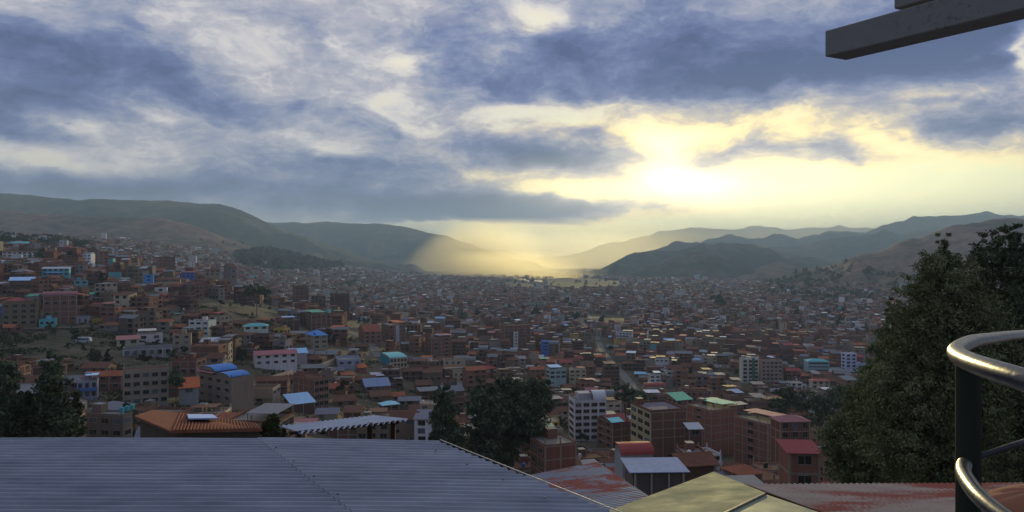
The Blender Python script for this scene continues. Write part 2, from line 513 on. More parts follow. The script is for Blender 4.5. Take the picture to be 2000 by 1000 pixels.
def range_z(rg, x, y):
    _n, _m, D, fr, bk, rel, cr, _t = rg
    us = np.array([c[0] for c in cr], float); vs = np.array([c[1] for c in cr], float)
    u = 1000 + F * x / np.maximum(y, 40)
    hz = (500 - np.interp(u, us, vs) + (fbm(u / 30.0 + D, u * 0 + 3.0, 4) - .5) * np.where(u > 1100, 11, 6)) / F * D
    # the crest wanders in depth, spurs run down from it
    wob = (fbm(x / 900 + D, y * 0 + D, 3) - 0.5) * 0.0
    t = (y - D - wob) / np.where(y < D, fr, bk)
    prof = np.clip(1 - np.abs(t), 0, 1)
    prof = prof ** 0.9 * (0.65 + 0.35 * prof)
    base = (500 - 545) / F * D * 0 - 150
    sp = fbm(x / (rel * 4.5) + D, y / (rel * 9) + D, 5, True)
    k = np.clip(np.abs(t) * 4, 0, 1) * np.clip((1 - np.abs(t)) * 3, 0, 1)
    edge = np.clip((u - us[0]) / 30, 0, 1) * np.clip((us[-1] - u) / 30, 0, 1)
    z = base + (hz - base) * prof + (sp - 0.62) * rel * 2.0 * k + (fbm(x / 160 + D, y / 160, 4) - 0.5) * rel * 0.10
    return np.where((np.abs(t) < 1) & (edge > 0), z, -400.0)


def ground_z(x, y):
    x = np.asarray(x, float); y = np.asarray(y, float)
    z = base_z(x, y)
    for rg in RANGES:
        if rg[7] in ('left dry', 'right near', 'right knoll', 'left'):
            z = np.maximum(z, range_z(rg, x, y))
    return z


def gz(x, y):
    return float(ground_z(np.array([x]), np.array([y]))[0])


def grid_mesh(name, X, Y, Z, m):
    h, w = X.shape
    V = np.stack([X, Y, Z], -1).reshape(-1, 3)
    i = np.arange(h - 1)[:, None] * w + np.arange(w - 1)[None, :]
    Q = np.stack([i, i + 1, i + w + 1, i + w], -1).reshape(-1, 4)
    o = bpy.data.objects.new(name, mesh_np(name, V, Q, [m], smooth=True))
    COL.objects.link(o)
    return o


dd = np.concatenate([np.array([-400, -150, -40, 0, 20]), np.exp(np.linspace(math.log(40), math.log(22000), 420))])
uu = np.linspace(-700, 2700, 420)
U_, D_ = np.meshgrid(uu, dd)
X_ = (U_ - 1000) / F * np.maximum(D_, 40)
X_ = np.where(D_ < 40, X_ * 3.0, X_)
X_ = np.where(D_ == 40, X_, X_)
Zg = base_z(X_, D_)
tag(grid_mesh('ground', X_, D_, Zg, M_GROUND), kind='structure')

for rg in RANGES:
    us = rg[6]
    uu = np.linspace(max(us[0][0], -700), min(us[-1][0], 2700), int(min(us[-1][0], 2700) - max(us[0][0], -700)) // 4 + 2)
    tt = np.concatenate([np.linspace(-1, 0, 46), np.linspace(0, 1, 14)[1:]])
    U_, T_ = np.meshgrid(uu, tt)
    Y_ = rg[2] + T_ * np.where(T_ < 0, rg[3], rg[4])
    X_ = (U_ - 1000) / F * Y_
    Z_ = range_z(rg, X_, Y_)
    Z_ = np.maximum(Z_, -165)
    tag(grid_mesh(rg[0], X_, Y_, Z_, rg[1]), kind='structure')


def hit(u, v, d0=60.0, d1=9000.0):
    """depth at which the ground is first met below pixel (u, v)"""
    d = np.exp(np.linspace(math.log(d0), math.log(d1), 400))
    x = (u - 1000) / F * d
    r = 500 - base_z(x, d) / d * F
    k = np.nonzero(r <= v)[0]
    return float(d[k[0]]) if len(k) else d1

# ------------------------------------------------------------------ colours
BRICK = (.20, .095, .07); BRICK2 = (.26, .125, .09); BRICKD = (.13, .07, .055); ADOBE = (.21, .155, .11); CONC = (.25, .225, .20)
WHITE = (.62, .62, .62); CREAM = (.50, .43, .31); TURQ = (.16, .46, .50); BLUE = (.07, .17, .50); YEL = (.50, .34, .09); GREY = (.3, .3, .31)
TILE = (.15, .075, .055); TERRA = (.30, .11, .065); TIN = (.18, .195, .225); ZINC = (.42, .46, .52); BTIN = (.10, .26, .62); SKYT = (.35, .58, .85)
RED = (.30, .07, .07); PINK = (.36, .16, .165); GRN = (.10, .38, .27); DARK = (.012, .012, .014); LTAN = (.34, .28, .22); ORANGE = (.5, .15, .06)

NAMES = {BRICK: 'brick', BRICK2: 'pale brick', BRICKD: 'dark brick', ADOBE: 'adobe', CONC: 'grey concrete', WHITE: 'white', CREAM: 'cream', TURQ: 'turquoise', BLUE: 'blue', YEL: 'yellow', GREY: 'grey',
         TILE: 'brown tile', TERRA: 'red tile', TIN: 'grey tin', ZINC: 'pale zinc', BTIN: 'blue tin', SKYT: 'light blue tin', RED: 'dark red tin', PINK: 'pink tin', GRN: 'green tin', LTAN: 'tan', ORANGE: 'orange tin'}
NUM = ['', 'one', 'two', 'three', 'four', 'five', 'six', 'seven', 'eight']


def vary(c, r, k=.18):
    f = 1 + r.uniform(-k, k)
    return tuple(max(0.0, q * f * (1 + r.uniform(-.05, .05))) for q in c)


def window_geo(x, y, z, w, h, side, r, framed):
    """one window on the face called side ('f' front, 'l' left, 'r' right): pane, frame round it, sill"""
    g = G()
    e = .03
    pane = vary(DARK, r, .4) if r.random() < .8 else (.10, .12, .15)
    fr = (.30, .28, .25)
    parts = [(-w / 2, w / 2, 0, h, e, pane, 3)]
    if framed:
        parts += [(-w / 2 - .07, w / 2 + .07, -.10, 0, .10, fr, 0), (-w / 2 - .06, -w / 2, 0, h, .06, fr, 0), (w / 2, w / 2 + .06, 0, h, .06, fr, 0), (-w / 2 - .06, w / 2 + .06, h, h + .06, .06, fr, 0)]
        if w > 1.0:
            parts.append((-.025, .025, 0, h, .05, fr, 0))
    for a, b, c, d, pr, tn, m in parts:
        if side == 'f':
            g.box(x + a, x + b, y - pr, y + .02, z + c, z + d, tn, m)
        elif side == 'l':
            g.box(x - pr, x + .02, y + a, y + b, z + c, z + d, tn, m)
        else:
            g.box(x - .02, x + pr, y + a, y + b, z + c, z + d, tn, m)
    return g


def arch(g, x0, x1, y0, y1, z, rise, tint, mt=2, axis='x', n=9):
    """barrel vault roof: thick curved sheet with both end walls"""
    def pt(t, o, along):
        a = math.pi * t
        c = (y0 + y1) / 2 - math.cos(a) * ((y1 - y0) / 2 + o) if axis == 'x' else (x0 + x1) / 2 - math.cos(a) * ((x1 - x0) / 2 + o)
        h = z + math.sin(a) * (rise + o)
        return (along, c, h) if axis == 'x' else (c, along, h)
    e0, e1 = (x0, x1) if axis == 'x' else (y0, y1)
    for i in range(n):
        t0, t1 = i / n, (i + 1) / n
        q = [pt(t0, .08, e0 - .3), pt(t1, .08, e0 - .3), pt(t1, .08, e1 + .3), pt(t0, .08, e1 + .3)]
        p = [pt(t0, 0, e0 - .3), pt(t1, 0, e0 - .3), pt(t1, 0, e1 + .3), pt(t0, 0, e1 + .3)]
        g.poly(q, tint, mt); g.poly(p[::-1], tint, mt)
        g.poly([q[0], q[1], p[1], p[0]], tint, mt); g.poly([q[3], q[2], p[2], p[3]], tint, mt)
    for e in (e0, e1):
        g.poly([pt(i / n, 0, e) for i in range(n + 1)], CONC, 0)


def house_geo(w, dp, h, st, wall, roof, rc, r, detail=2, sides='fl', win=None, fnd=5.0, wall2=None, trim=None, pitch=None, wh=None, tank=None):
    """every piece of one house in its own frame: (walls, roof, [windows], [extras]); front is y = -dp/2"""
    W = G(); Rf = G(); wins = []; extra = []
    X, Y = w / 2, dp / 2
    wc = vary(wall, r, .10); rcv = vary(rc, r, .14)
    flat = roof in ('flat', 'shelter', 'frame', 'barrel')
    W.box(-X, X, -Y, Y, -fnd, h, wc, 0, top=vary(CONC, r), bottom=False)
    bandc = vary(trim or ((.30, .235, .19) if wall in (BRICK, BRICK2, BRICKD) else tuple(c * .86 for c in wall)), r, .08)
    sh = h / st
    brick = wall in (BRICK, BRICK2, BRICKD) or trim is not None
    if detail >= 1 and (brick or wall == CONC):
        for k in range(1, st + 1):
            z = k * sh
            W.box(-X - .05, X + .05, -Y - .05, Y + .05, z - .28, z - .002 * k, bandc, 0)
        if detail >= 2:
            for n, ax in ((max(2, round(w / 4.2) + 1), 0), (max(2, round(dp / 4.2) + 1), 1)):
                for i in range(n):
                    if ax == 0:
                        c = -X + .14 + (w - .28) * i / (n - 1)
                        W.box(c - .17, c + .17, -Y - .035, -Y + .1, -fnd, h - .3, bandc, 0)
                    else:
                        c = -Y + .14 + (dp - .28) * i / (n - 1)
                        for q in (-1, 1):
                            x0, x1 = (-X - .033, -X + .1) if q < 0 else (X - .1, X + .033)
                            W.box(x0, x1, c - .17, c + .17, -fnd, h - .31, bandc, 0)
    if wall2 is not None:      # a painted face on the left side
        W.box(-X - .04, -X + .05, -Y + .01, Y, -fnd, h + .01, wall2, 0)
    if flat:
        ph = r.choice([.3, .6, .9]) if roof != 'barrel' else .3
        for a in ((-X, X, -Y, -Y + .2), (-X, X, Y - .2, Y), (-X, -X + .2, -Y + .2, Y - .2), (X - .2, X, -Y + .2, Y - .2)):
            W.box(*a, h, h + ph, wc, 0)
        if detail >= 1 and roof in ('flat', 'shelter') and r.random() < .75:
            for i in range(3):
                for j in range(2):
                    x = (-X + .2) + (w - .4) * i / 2; y = (-Y + .2) + (dp - .4) * j
                    W.box(x - .14, x + .14, y - .14, y + .14, h, h + r.uniform(.9, 1.9), bandc, 0)
        if roof in ('flat', 'shelter') and detail >= 1 and r.random() < .5:
            x0 = r.uniform(-X + .5, 0)      # stair head
            W.box(x0, x0 + 2.4, Y - 3.0, Y - .3, h, h + 2.3, vary(wall, r), 0, top=vary(TIN, r), topmat=2)
    if roof == 'flat':
        Rf.box(-X + .2, X - .2, -Y + .2, Y - .2, h, h + .06, vary(rc, r), 0)
    elif roof == 'shelter':
        z1 = h + 2.3; sl = r.uniform(-.5, .5); xa = -X + .3 if r.random() < .5 else -X * .2; xb = X + .3 if xa > -X * .5 else X * .5
        Rf.slab([(xa, -Y - .3, z1), (xb, -Y - .3, z1), (xb, Y, z1 + sl), (xa, Y, z1 + sl)], .06, rcv, 2)
        for x in (xa + .3, xb - .3):
            for y in (-Y + .2, Y - .4):
                W.box(x - .08, x + .08, y - .08, y + .08, h, z1 - .06 + min(sl, 0), CONC, 0)
    elif roof == 'barrel':
        arch(Rf, -X, X, -Y, Y, h + .3, min(dp * .28, 2.4) if pitch is None else pitch, rcv)
    elif roof == 'gable':
        o = .45; rise = (pitch if pitch is not None else .32) * (Y + o)
        zt = h - .02; a = (-X - o, X + o)
        W.poly([(-X, -Y, h), (-X, 0, h + rise * Y / (Y + o)), (-X, Y, h)][::-1], wc, 0)
        W.poly([(X, -Y, h), (X, Y, h), (X, 0, h + rise * Y / (Y + o))][::-1], wc, 0)
        mt = 1 if rc in (TILE, TERRA, (.25, .30, .42)) else 2
        Rf.slab([(a[0], -Y - o, zt - o * .3), (a[1], -Y - o, zt - o * .3), (a[1], 0, zt + rise + .12), (a[0], 0, zt + rise + .12)], .13, rcv, mt)
        Rf.slab([(a[1], Y + o, zt - o * .3), (a[0], Y + o, zt - o * .3), (a[0], .01, zt + rise + .12), (a[1], .01, zt + rise + .12)], .13, vary(rc, r, .1), mt)
    elif roof == 'hip':
        o = .5; rise = .34 * Y; zt = h; q = min(Y, X * .8)
        mt = 1 if rc in (TILE, TERRA, (.25, .30, .42)) else 2
        A, B, C, D = (-X - o, -Y - o, zt), (X + o, -Y - o, zt), (X + o, Y + o, zt), (-X - o, Y + o, zt)
        E, K = (-X + q, 0, zt + rise + .3), (X - q, 0, zt + rise + .3)
        for pl in ((A, B, K, E), (B, C, K), (C, D, E, K), (D, A, E)):
            Rf.poly(pl, vary(rc, r, .08), mt)
        Rf.poly((D, C, B, A), rcv, mt)
    elif roof == 'shed':
        o = .5; rise = pitch if pitch is not None else r.uniform(.5, 1.4)
        mt = 1 if rc in (TILE, TERRA, (.25, .30, .42)) else 2
        for sx in (-1, 1):
            tri = [(sx * X, -Y, h), (sx * X, Y, h), (sx * X, Y, h + rise)]
            W.poly(tri, wc, 0)
        W.poly([(-X, Y, h), (X, Y, h), (X, Y, h + rise), (-X, Y, h + rise)], wc, 0)
        k = rise / dp
        Rf.slab([(-X - o, -Y - o, h + .1 - k * o), (X + o, -Y - o, h + .1 - k * o), (X + o, Y + o, h + .1 + rise + k * o), (-X - o, Y + o, h + .1 + rise + k * o)], .09, rcv, mt)
    # windows, one row per storey
    kw, kh = r.uniform(.32, .68), r.uniform(.34, .6)
    if win is None and st >= 2 and r.random() < .22 and detail >= 1:
        for k in range(1, st):
            W.box(-X + .3, X - .3, -Y - 1.0, -Y, k * sh - .15, k * sh, bandc, 0)
            W.box(-X + .3, X - .3, -Y - 1.0, -Y - .9, k * sh, k * sh + .8, wc, 0)
    if detail >= 1:
        for k in range(st):
            for s in sides:
                L = w if s == 'f' else dp
                n = max(1, int(L / 3.4)) if win is None else win.get(s, 0)
                if n == 0 or (win is None and r.random() < .12):
                    continue
                ww = min(2.4, L / n * kw) if wh is None else wh[0] * L / n
                hh = sh * kh if wh is None else wh[1] * sh
                for i in range(n):
                    c = -L / 2 + L * (i + .5) / n
                    if win is None and r.random() < .22:
                        continue
                    if win is None:
                        c += r.uniform(-.18, .18)
                    z0 = k * sh + sh * (.86 - kh) if wh is None else k * sh + sh * (1 - wh[1]) * .5
                    if s == 'f':
                        wins.append(window_geo(c, -Y - .04, z0, ww, hh, 'f', r, detail >= 2))
                    elif s == 'l':
                        wins.append(window_geo(-X - .04, c, z0, ww, hh, 'l', r, detail >= 2))
                    else:
                        wins.append(window_geo(X + .04, c, z0, ww, hh, 'r', r, detail >= 2))
    if tank:
        for i in range(tank[1]):
            g = G(); x = -X + 1.5 + i * 1.9; y = -Y + 1.6
            g.tube([(x, y, h + .06), (x, y, h + .5)], .1, GREY, 2, 6)
            g.tube([(x, y, h + .5), (x, y, h + 1.6), (x, y, h + 1.75), (x, y, h + 1.85)], [.6, .6, .35, .2], tank[0], 2, 14)
            extra.append(('water_tank', g))
    return W, Rf, wins[:100], extra


def make_house(name, label, cat, loc, rz, geo, group=None):
    root = empty(name, loc, rz)
    tag(root, label, cat, group)
    W, Rf, wins, extra = geo
    W.build('wall', HM, root)
    if Rf.f:
        Rf.build('roof', HM, root)
    for g in wins:
        g.build('window', HM, root)
    for n, g in extra:
        g.build(n, HM, root)
    return root


# ------------------------------------------------------------------ the buildings one can pick out
# key, left col, corner col, right col, row of the wall top at the corner, depth, turn, wall, roof, roof colour, options, name, category, label
HEROES = [
    ('long_white', 0, 4, 82, 492, 540, 6, WHITE, 'shed', TILE, dict(st=2, win={'f': 8}), 'white_house', 'house', 'long white two-storey building at the far left end of the ridge'),
    ('teal_strip', 8, 12, 62, 475, 620, 8, ADOBE, 'shed', TURQ, dict(st=1, pitch=2.5), 'long_shed', 'shed', 'long shed with pale turquoise roof, highest on the left slope'),
    ('white_box', 20, 22, 42, 499, 480, 5, WHITE, 'flat', WHITE, dict(st=1, win={}), 'white_house', 'house', 'plain white square annex in front of the long white building'),
    ('turq_front', 80, 82, 135, 525, 470, 4, TURQ, 'shed', ZINC, dict(st=2, win={'f': 5}), 'turquoise_house', 'house', 'turquoise fronted house with pale roof and blue awning on the left slope'),
    ('blue_roof_left', 14, 18, 66, 548, 440, 8, ADOBE, 'shed', SKYT, dict(st=2, pitch=2.0), 'adobe_house', 'house', 'adobe house with light blue roof near the left edge'),
    ('pink_roof', 78, 84, 150, 578, 395, 10, BRICK, 'barrel', PINK, dict(st=5, pitch=1.8), 'apartment_block', 'apartment block', 'tall brick block under a curved pink roof on the left hillside'),
    ('brick_tower_a', 184, 192, 212, 492, 560, 20, BRICK2, 'flat', TILE, dict(st=5), 'brick_tower', 'tower', 'slim brick tower on the left ridge below the wooded hill'),
    ('brick_tower_b', 303, 310, 342, 502, 560, 14, BRICK, 'flat', TILE, dict(st=5), 'brick_house', 'house', 'square brick building with two window rows on the ridge'),
    ('pale_blue_box', 210, 212, 236, 534, 470, 8, TURQ, 'flat', TIN, dict(st=1, win={}), 'turquoise_house', 'house', 'small plain turquoise box house in the middle of the left slope'),
    ('pale_blue_win', 142, 145, 171, 549, 440, 8, (.2, .42, .46), 'flat', TIN, dict(st=1, win={'f': 2}), 'turquoise_house', 'house', 'pale turquoise house with one dark window beside brick walls'),
    ('blue_front', 352, 354, 380, 532, 500, 6, BLUE, 'shed', PINK, dict(st=2, win={'f': 3}), 'blue_house', 'house', 'bright blue fronted house under a pinkish roof on the ridge'),
    ('tan_front', 395, 400, 430, 528, 520, 8, LTAN, 'gable', TILE, dict(st=2, win={'f': 3}), 'tan_house', 'house', 'tan gabled house with three tall openings on the ridge'),
    ('grey_tower', 437, 450, 462, 522, 500, 25, CONC, 'gable', TILE, dict(st=4), 'grey_tower', 'tower', 'narrow grey tower house with gabled top at the ridge end'),
    ('arcade', 302, 305, 352, 546, 520, 5, CREAM, 'gable', TILE, dict(st=1, win={'f': 12}), 'cream_house', 'house', 'low cream arcade with a row of small windows left of blue front'),
    ('blue_box', 278, 281, 300, 538, 490, 8, (.10, .30, .62), 'flat', TIN, dict(st=2, win={'f': 1}), 'blue_house', 'house', 'small sky-blue house stacked beside the cream arcade'),
    ('white_cube', 300, 302, 326, 563, 440, 6, WHITE, 'flat', TIN, dict(st=1, win={'f': 1}), 'white_house', 'house', 'small white cube house with one dark double window'),
    ('turq_low', 73, 76, 108, 627, 375, 6, TURQ, 'flat', SKYT, dict(st=1, win={'f': 3}), 'turquoise_house', 'house', 'low bright turquoise house at the top of the green field'),
    ('white_low', 148, 150, 173, 622, 385, 6, GREY, 'flat', TIN, dict(st=1, win={'f': 2}), 'grey_house', 'house', 'small pale grey house directly behind the white minibus'),
    ('brown_long', 0, 3, 72, 594, 385, 6, ADOBE, 'flat', TILE, dict(st=4, win={'f': 4}), 'apartment_block', 'apartment block', 'tan four-storey block at the left edge above the field'),
    ('white_canopy', 262, 268, 318, 655, 330, 10, WHITE, 'shelter', WHITE, dict(st=1, win={'f': 2}), 'white_house', 'house', 'white house with raised white canopy above the green field'),
    ('pillars', 237, 240, 336, 684, 318, 8, (.33, .31, .33), 'flat', TIN, dict(st=1, win={'f': 6}, wh=(.5, .7), trim=WHITE), 'grey_house', 'house', 'long low house with white pillars at the edge of the field'),
    ('pink_left', 222, 228, 272, 664, 330, 10, CREAM, 'shed', PINK, dict(st=1, win={'f': 2}), 'cream_house', 'house', 'cream house with dull pink tin roof left of white canopy house'),
    ('tan_block', 335, 337, 373, 655, 325, 6, LTAN, 'flat', TILE, dict(st=3, win={'f': 2}), 'tan_house', 'house', 'tan three-storey house right of the white pillared house'),
    ('ridge_tall', 571, 576, 603, 561, 500, 12, BRICK, 'flat', TILE, dict(st=5), 'brick_tower', 'tower', 'tallest brick tower on the middle ridge'),
    ('ridge_wide', 640, 645, 683, 576, 520, 8, BRICKD, 'flat', TILE, dict(st=4), 'brick_house', 'house', 'wide dark brick block right of the ridge brick tower'),
    ('ridge_mid', 604, 608, 636, 580, 520, 8, BRICKD, 'flat', TIN, dict(st=2), 'brick_house', 'house', 'low dark brick house between the two ridge brick blocks'),
    ('umbrella_roof', 543, 550, 585, 626, 400, 12, BRICKD, 'shelter', SKYT, dict(st=2), 'brick_house', 'house', 'dark brick house shaded by one thin light blue roof sheet'),
    ('green_cap', 594, 608, 647, 616, 400, 20, BRICK, 'shelter', GRN, dict(st=4), 'brick_house', 'house', 'red brick house with green and white roof sheets on the slope'),
    ('blue_cap', 597, 612, 640, 656, 330, 24, LTAN, 'hip', BTIN, dict(st=3, win={'f': 2, 'l': 1}, tank=(BLUE, 1)), 'tan_house', 'house', 'slim tan house with deep blue hipped roof and blue tank'),
    ('school_pink', 470, 498, 580, 694, 300, 14, WHITE, 'gable', PINK, dict(st=2, win={'f': 5}), 'white_house', 'house', 'whitish building under a long rose pink tin roof'),
    ('school_blue', 560, 565, 600, 690, 310, 14, GREY, 'gable', SKYT, dict(st=2), 'grey_house', 'house', 'grey house with slate blue roof joined right of pink roof'),
    ('turq_edge', 472, 476, 524, 638, 380, 8, WHITE, 'hip', TURQ, dict(st=1, win={'f': 3}), 'white_house', 'house', 'white bungalow with pale turquoise hipped roof on the slope'),
    ('brick_mid_a', 700, 712, 745, 648, 380, 15, BRICK2, 'gable', TERRA, dict(st=3, win={'f': 3}), 'brick_house', 'house', 'pale brick house with red tile gable above the teal building'),
    ('brick_tall_b', 745, 760, 792, 636, 400, 20, BRICK, 'shelter', ORANGE, dict(st=5), 'apartment_block', 'apartment block', 'tall brick block with orange roof sheet and white stair strip'),
    ('big_brick', 790, 842, 882, 662, 390, 32, BRICK, 'shelter', SKYT, dict(st=5, win={'l': 0, 'f': 2}), 'apartment_block', 'apartment block', 'large brown brick block with light blue sheet on its roof'),
    ('teal_block', 742, 762, 795, 700, 330, 18, CREAM, 'barrel', TURQ, dict(st=2, win={'f': 5}, wall2=(.04, .26, .32), wh=(.6, .6), pitch=.9), 'teal_house', 'house', 'teal and cream house with rounded turquoise roof'),
    ('brick_wide_c', 573, 614, 642, 742, 350, 38, BRICK2, 'flat', TILE, dict(st=4, win={'l': 0, 'f': 3}, wh=(.8, .55)), 'apartment_block', 'apartment block', 'four-storey brick block with blank left wall and dark open galleries'),
    ('sheet_blue', 555, 570, 615, 790, 205, 24, BRICKD, 'shed', SKYT, dict(st=1, pitch=2.2), 'brick_house', 'house', 'low house with a wide bright sky-blue sheet roof'),
    ('slate_blue', 704, 714, 762, 755, 300, 14, ADOBE, 'gable', (.22, .30, .48), dict(st=1), 'adobe_house', 'house', 'low adobe house with broad slate blue tin roof'),
    ('turq_gem', 740, 748, 780, 792, 225, 22, BRICKD, 'hip', (.35, .75, .85), dict(st=1), 'brick_house', 'house', 'small brick house with glaring pale turquoise hipped roof'),
    ('purple_long', 655, 660, 705, 706, 330, 10, (.35, .38, .48), 'flat', TIN, dict(st=1, win={'f': 3}), 'grey_house', 'house', 'low lavender grey hall behind the orange roofed house'),
    ('orange_roof', 690, 700, 716, 718, 320, 22, (.3, .1, .08), 'gable', ORANGE, dict(st=1), 'red_house', 'house', 'small red house with glowing orange roof'),
    ('brick_hall', 975, 985, 1036, 636, 450, 10, BRICK, 'flat', TILE, dict(st=5), 'apartment_block', 'apartment block', 'broad red brown brick block left of the blue facade'),
    ('white_stack', 1002, 1004, 1012, 650, 445, 5, WHITE, 'flat', TIN, dict(st=4, win={'f': 1}), 'white_house', 'house', 'very narrow white stair tower against the red brown brick block'),
    ('blue_tall', 1056, 1060, 1072, 668, 430, 12, BLUE, 'shed', BLUE, dict(st=3, win={'f': 1}), 'blue_house', 'house', 'slim deep blue house right of the broad brick block'),
    ('teal_cube', 1066, 1074, 1106, 724, 330, 16, (.35, .45, .45), 'shelter', SKYT, dict(st=2, win={'f': 3, 'l': 1}, wh=(.7, .5)), 'teal_house', 'house', 'pale teal two-storey cube house with bright blue roof sheet'),
    ('white_tower', 1111, 1122, 1184, 785, 258, 12, (.52, .54, .58), 'flat', CONC, dict(st=6, win={'f': 4, 'l': 1}, wh=(.72, .5), trim=(.62, .64, .68)), 'apartment_block', 'apartment block', 'white apartment tower with curved silver roof, tallest building in the centre'),
    ('orange_mid', 1030, 1036, 1065, 722, 370, 14, BRICK2, 'gable', TERRA, dict(st=2), 'brick_house', 'house', 'brick house with orange red tile roof beside the teal cube'),
    ('two_tone', 1166, 1196, 1232, 826, 205, 30, BRICK, 'gable', RED, dict(st=4, win={'l': 2, 'f': 0}), 'brick_house', 'house', 'brick house with turquoise and crimson roof beside the white tower'),
    ('yellow_block', 1232, 1271, 1341, 806, 165, 22, BRICK, 'flat', (.2, .19, .22), dict(st=4, win={'l': 3, 'f': 0}, wall2=(.45, .38, .22), wh=(.72, .5), trim=(.33, .27, .21)), 'apartment_block', 'apartment block', 'brick and concrete block with yellow painted window side'),
    ('red_barrel', 1205, 1216, 1275, 893, 118, 12, GREY, 'barrel', RED, dict(st=1, win={}, pitch=1.3), 'grey_house', 'shed', 'shed under a shiny crimson barrel vault roof'),
    ('tin_shed', 1226, 1236, 1338, 922, 88, 8, (.16, .13, .11), 'shed', (.25, .30, .42), dict(st=1, win={}, pitch=.1, dmax=5.5), 'tin_roofed_shed', 'shed', 'open shed with flat blue grey tin roof and concrete posts'),
    ('brown_roof', 1312, 1330, 1398, 908, 105, 18, BRICKD, 'gable', TILE, dict(st=1), 'brick_house', 'house', 'low house with plain brown tile roof below the yellow block'),
    ('green_top', 1341, 1389, 1440, 803, 190, 36, BRICK2, 'shelter', (.08, .36, .32), dict(st=5, win={'l': 1, 'f': 0}), 'apartment_block', 'apartment block', 'tall blank brick block with teal green roof sheets'),
    ('white_patch', 1341, 1346, 1372, 838, 160, 12, BRICKD, 'shed', ZINC, dict(st=1, pitch=.8), 'brick_house', 'house', 'dark brick annex with one pale blue roof sheet'),
    ('right_brick', 1434, 1500, 1542, 830, 165, 40, BRICK2, 'shelter', PINK, dict(st=5, win={'l': 1, 'f': 0}), 'apartment_block', 'apartment block', 'big pale brick block with pinkish sheets behind the boat-shaped roof'),
    ('pink_flat', 1505, 1524, 1582, 824, 150, 18, BRICK, 'hip', PINK, dict(st=3, win={'f': 3}), 'brick_house', 'house', 'brick house with dusty pink hipped roof beside big right tree'),
    ('red_low', 1536, 1541, 1602, 884, 110, 8, BRICK2, 'shed', RED, dict(st=2, win={'f': 1}, pitch=.5, dmax=6), 'brick_house', 'house', 'plain brick house with dull red roof, lowest beside right tree'),
    ('pale_flats_a', 1444, 1450, 1482, 702, 610, 10, (.5, .48, .44), 'flat', GREY, dict(st=6, win={'f': 3}, wh=(.6, .55)), 'apartment_block', 'apartment block', 'pale flats with green stair strip on the valley floor'),
    ('pale_flats_b', 1483, 1488, 1528, 706, 620, 10, LTAN, 'flat', ZINC, dict(st=6, win={'f': 5}), 'apartment_block', 'apartment block', 'tan flats with white roof sheets right of the pale flats'),
    ('blue_flats', 1643, 1652, 1673, 691, 600, 16, (.5, .56, .75), 'flat', GREY, dict(st=5, win={'f': 2, 'l': 1}, wh=(.55, .55)), 'apartment_block', 'apartment block', 'white and blue flats with square dark windows near right tree'),
    ('blue_wing', 1673, 1675, 1697, 714, 598, 10, (.5, .56, .75), 'flat', GREY, dict(st=2, win={'f': 3}), 'blue_house', 'house', 'low white and blue wing attached to the blue flats'),
    ('banded', 1570, 1578, 1620, 706, 560, 10, (.3, .42, .48), 'hip', TURQ, dict(st=3, win={'f': 1}, wh=(.9, .35)), 'teal_house', 'house', 'banded pale teal building with long dark window strips'),
    ('cream_red', 1580, 1586, 1621, 744, 480, 12, CREAM, 'hip', (.42, .14, .12), dict(st=2, win={'f': 3}), 'cream_house', 'house', 'cream house with salmon hipped roof left of big tree'),
    ('mint_roof', 1316, 1322, 1352, 782, 260, 30, BRICK, 'shed', (.22, .55, .36), dict(st=2, pitch=2.4), 'brick_house', 'house', 'brick house with mint green tilted roof above yellow block'),
    ('crimson_vault', 1254, 1260, 1300, 756, 330, 14, LTAN, 'barrel', RED, dict(st=1, pitch=2.0), 'tan_house', 'house', 'tan hall with crimson vaulted roof in the centre right'),
    ('orange_patch', 1290, 1296, 1322, 800, 190, 20, BRICKD, 'shed', ORANGE, dict(st=1, pitch=1.4), 'brick_house', 'house', 'small dark house with orange roof behind the yellow block'),
    ('concrete_four', 221, 240, 329, 727, 235, 10, LTAN, 'flat', TILE, dict(st=4, win={'f': 5, 'l': 1}, wh=(.62, .45), trim=(.36, .29, .23)), 'apartment_block', 'apartment block', 'four-storey tan block with rows of dark open windows'),
    ('vaults', 387, 452, 496, 740, 232, 40, (.26, .20, .16), 'flat', TILE, dict(st=4, win={'l': 4, 'f': 0}, wh=(.42, .38)), 'apartment_block', 'apartment block', 'brown block topped by two bright blue vaulted roofs'),
    ('orange_left', 344, 350, 388, 758, 245, 10, GREY, 'shed', ORANGE, dict(st=2, pitch=2.4), 'grey_house', 'house', 'grey house with orange red roof left of the blue vaults'),
    ('lilac_balcony', 145, 150, 190, 747, 235, 8, (.34, .34, .44), 'shelter', SKYT, dict(st=2, win={'f': 3}), 'lilac_house', 'house', 'lilac grey house with blue balcony beside left trees'),
    ('tank_house', 170, 240, 259, 812, 150, 62, (.21, .16, .13), 'flat', TIN, dict(st=3, win={'l': 3, 'f': 1}, wh=(.6, .42), tank=((.08, .33, .40), 3)), 'concrete_house', 'house', 'brown concrete house with turquoise water tanks on its roof'),
    ('left_white_tree', 1036, 1064, 1126, 872, 185, 22, BRICK, 'flat', CONC, dict(st=4, win={'l': 2, 'f': 0}, wh=(.4, .4)), 'brick_house', 'house', 'plain brick house in front of the white tower'),
    ('rubble_roof', 1030, 1036, 1100, 845, 215, 12, LTAN, 'shelter', (.3, .4, .3), dict(st=2), 'tan_house', 'house', 'tan house with greenish shelter between trees and white tower'),
]

fp = []          # footprints (x, y, radius, depth) taken
scr = []         # screen boxes that must stay in view: (u0, u1, row0, row1, depth)
LAND = []


def solve(C, v, u):
    """how far along v from C one has to go to appear at column u"""
    k = (u - 1000) / F
    den = v[0] - k * v[1]
    return (k * C[1] - C[0]) / den


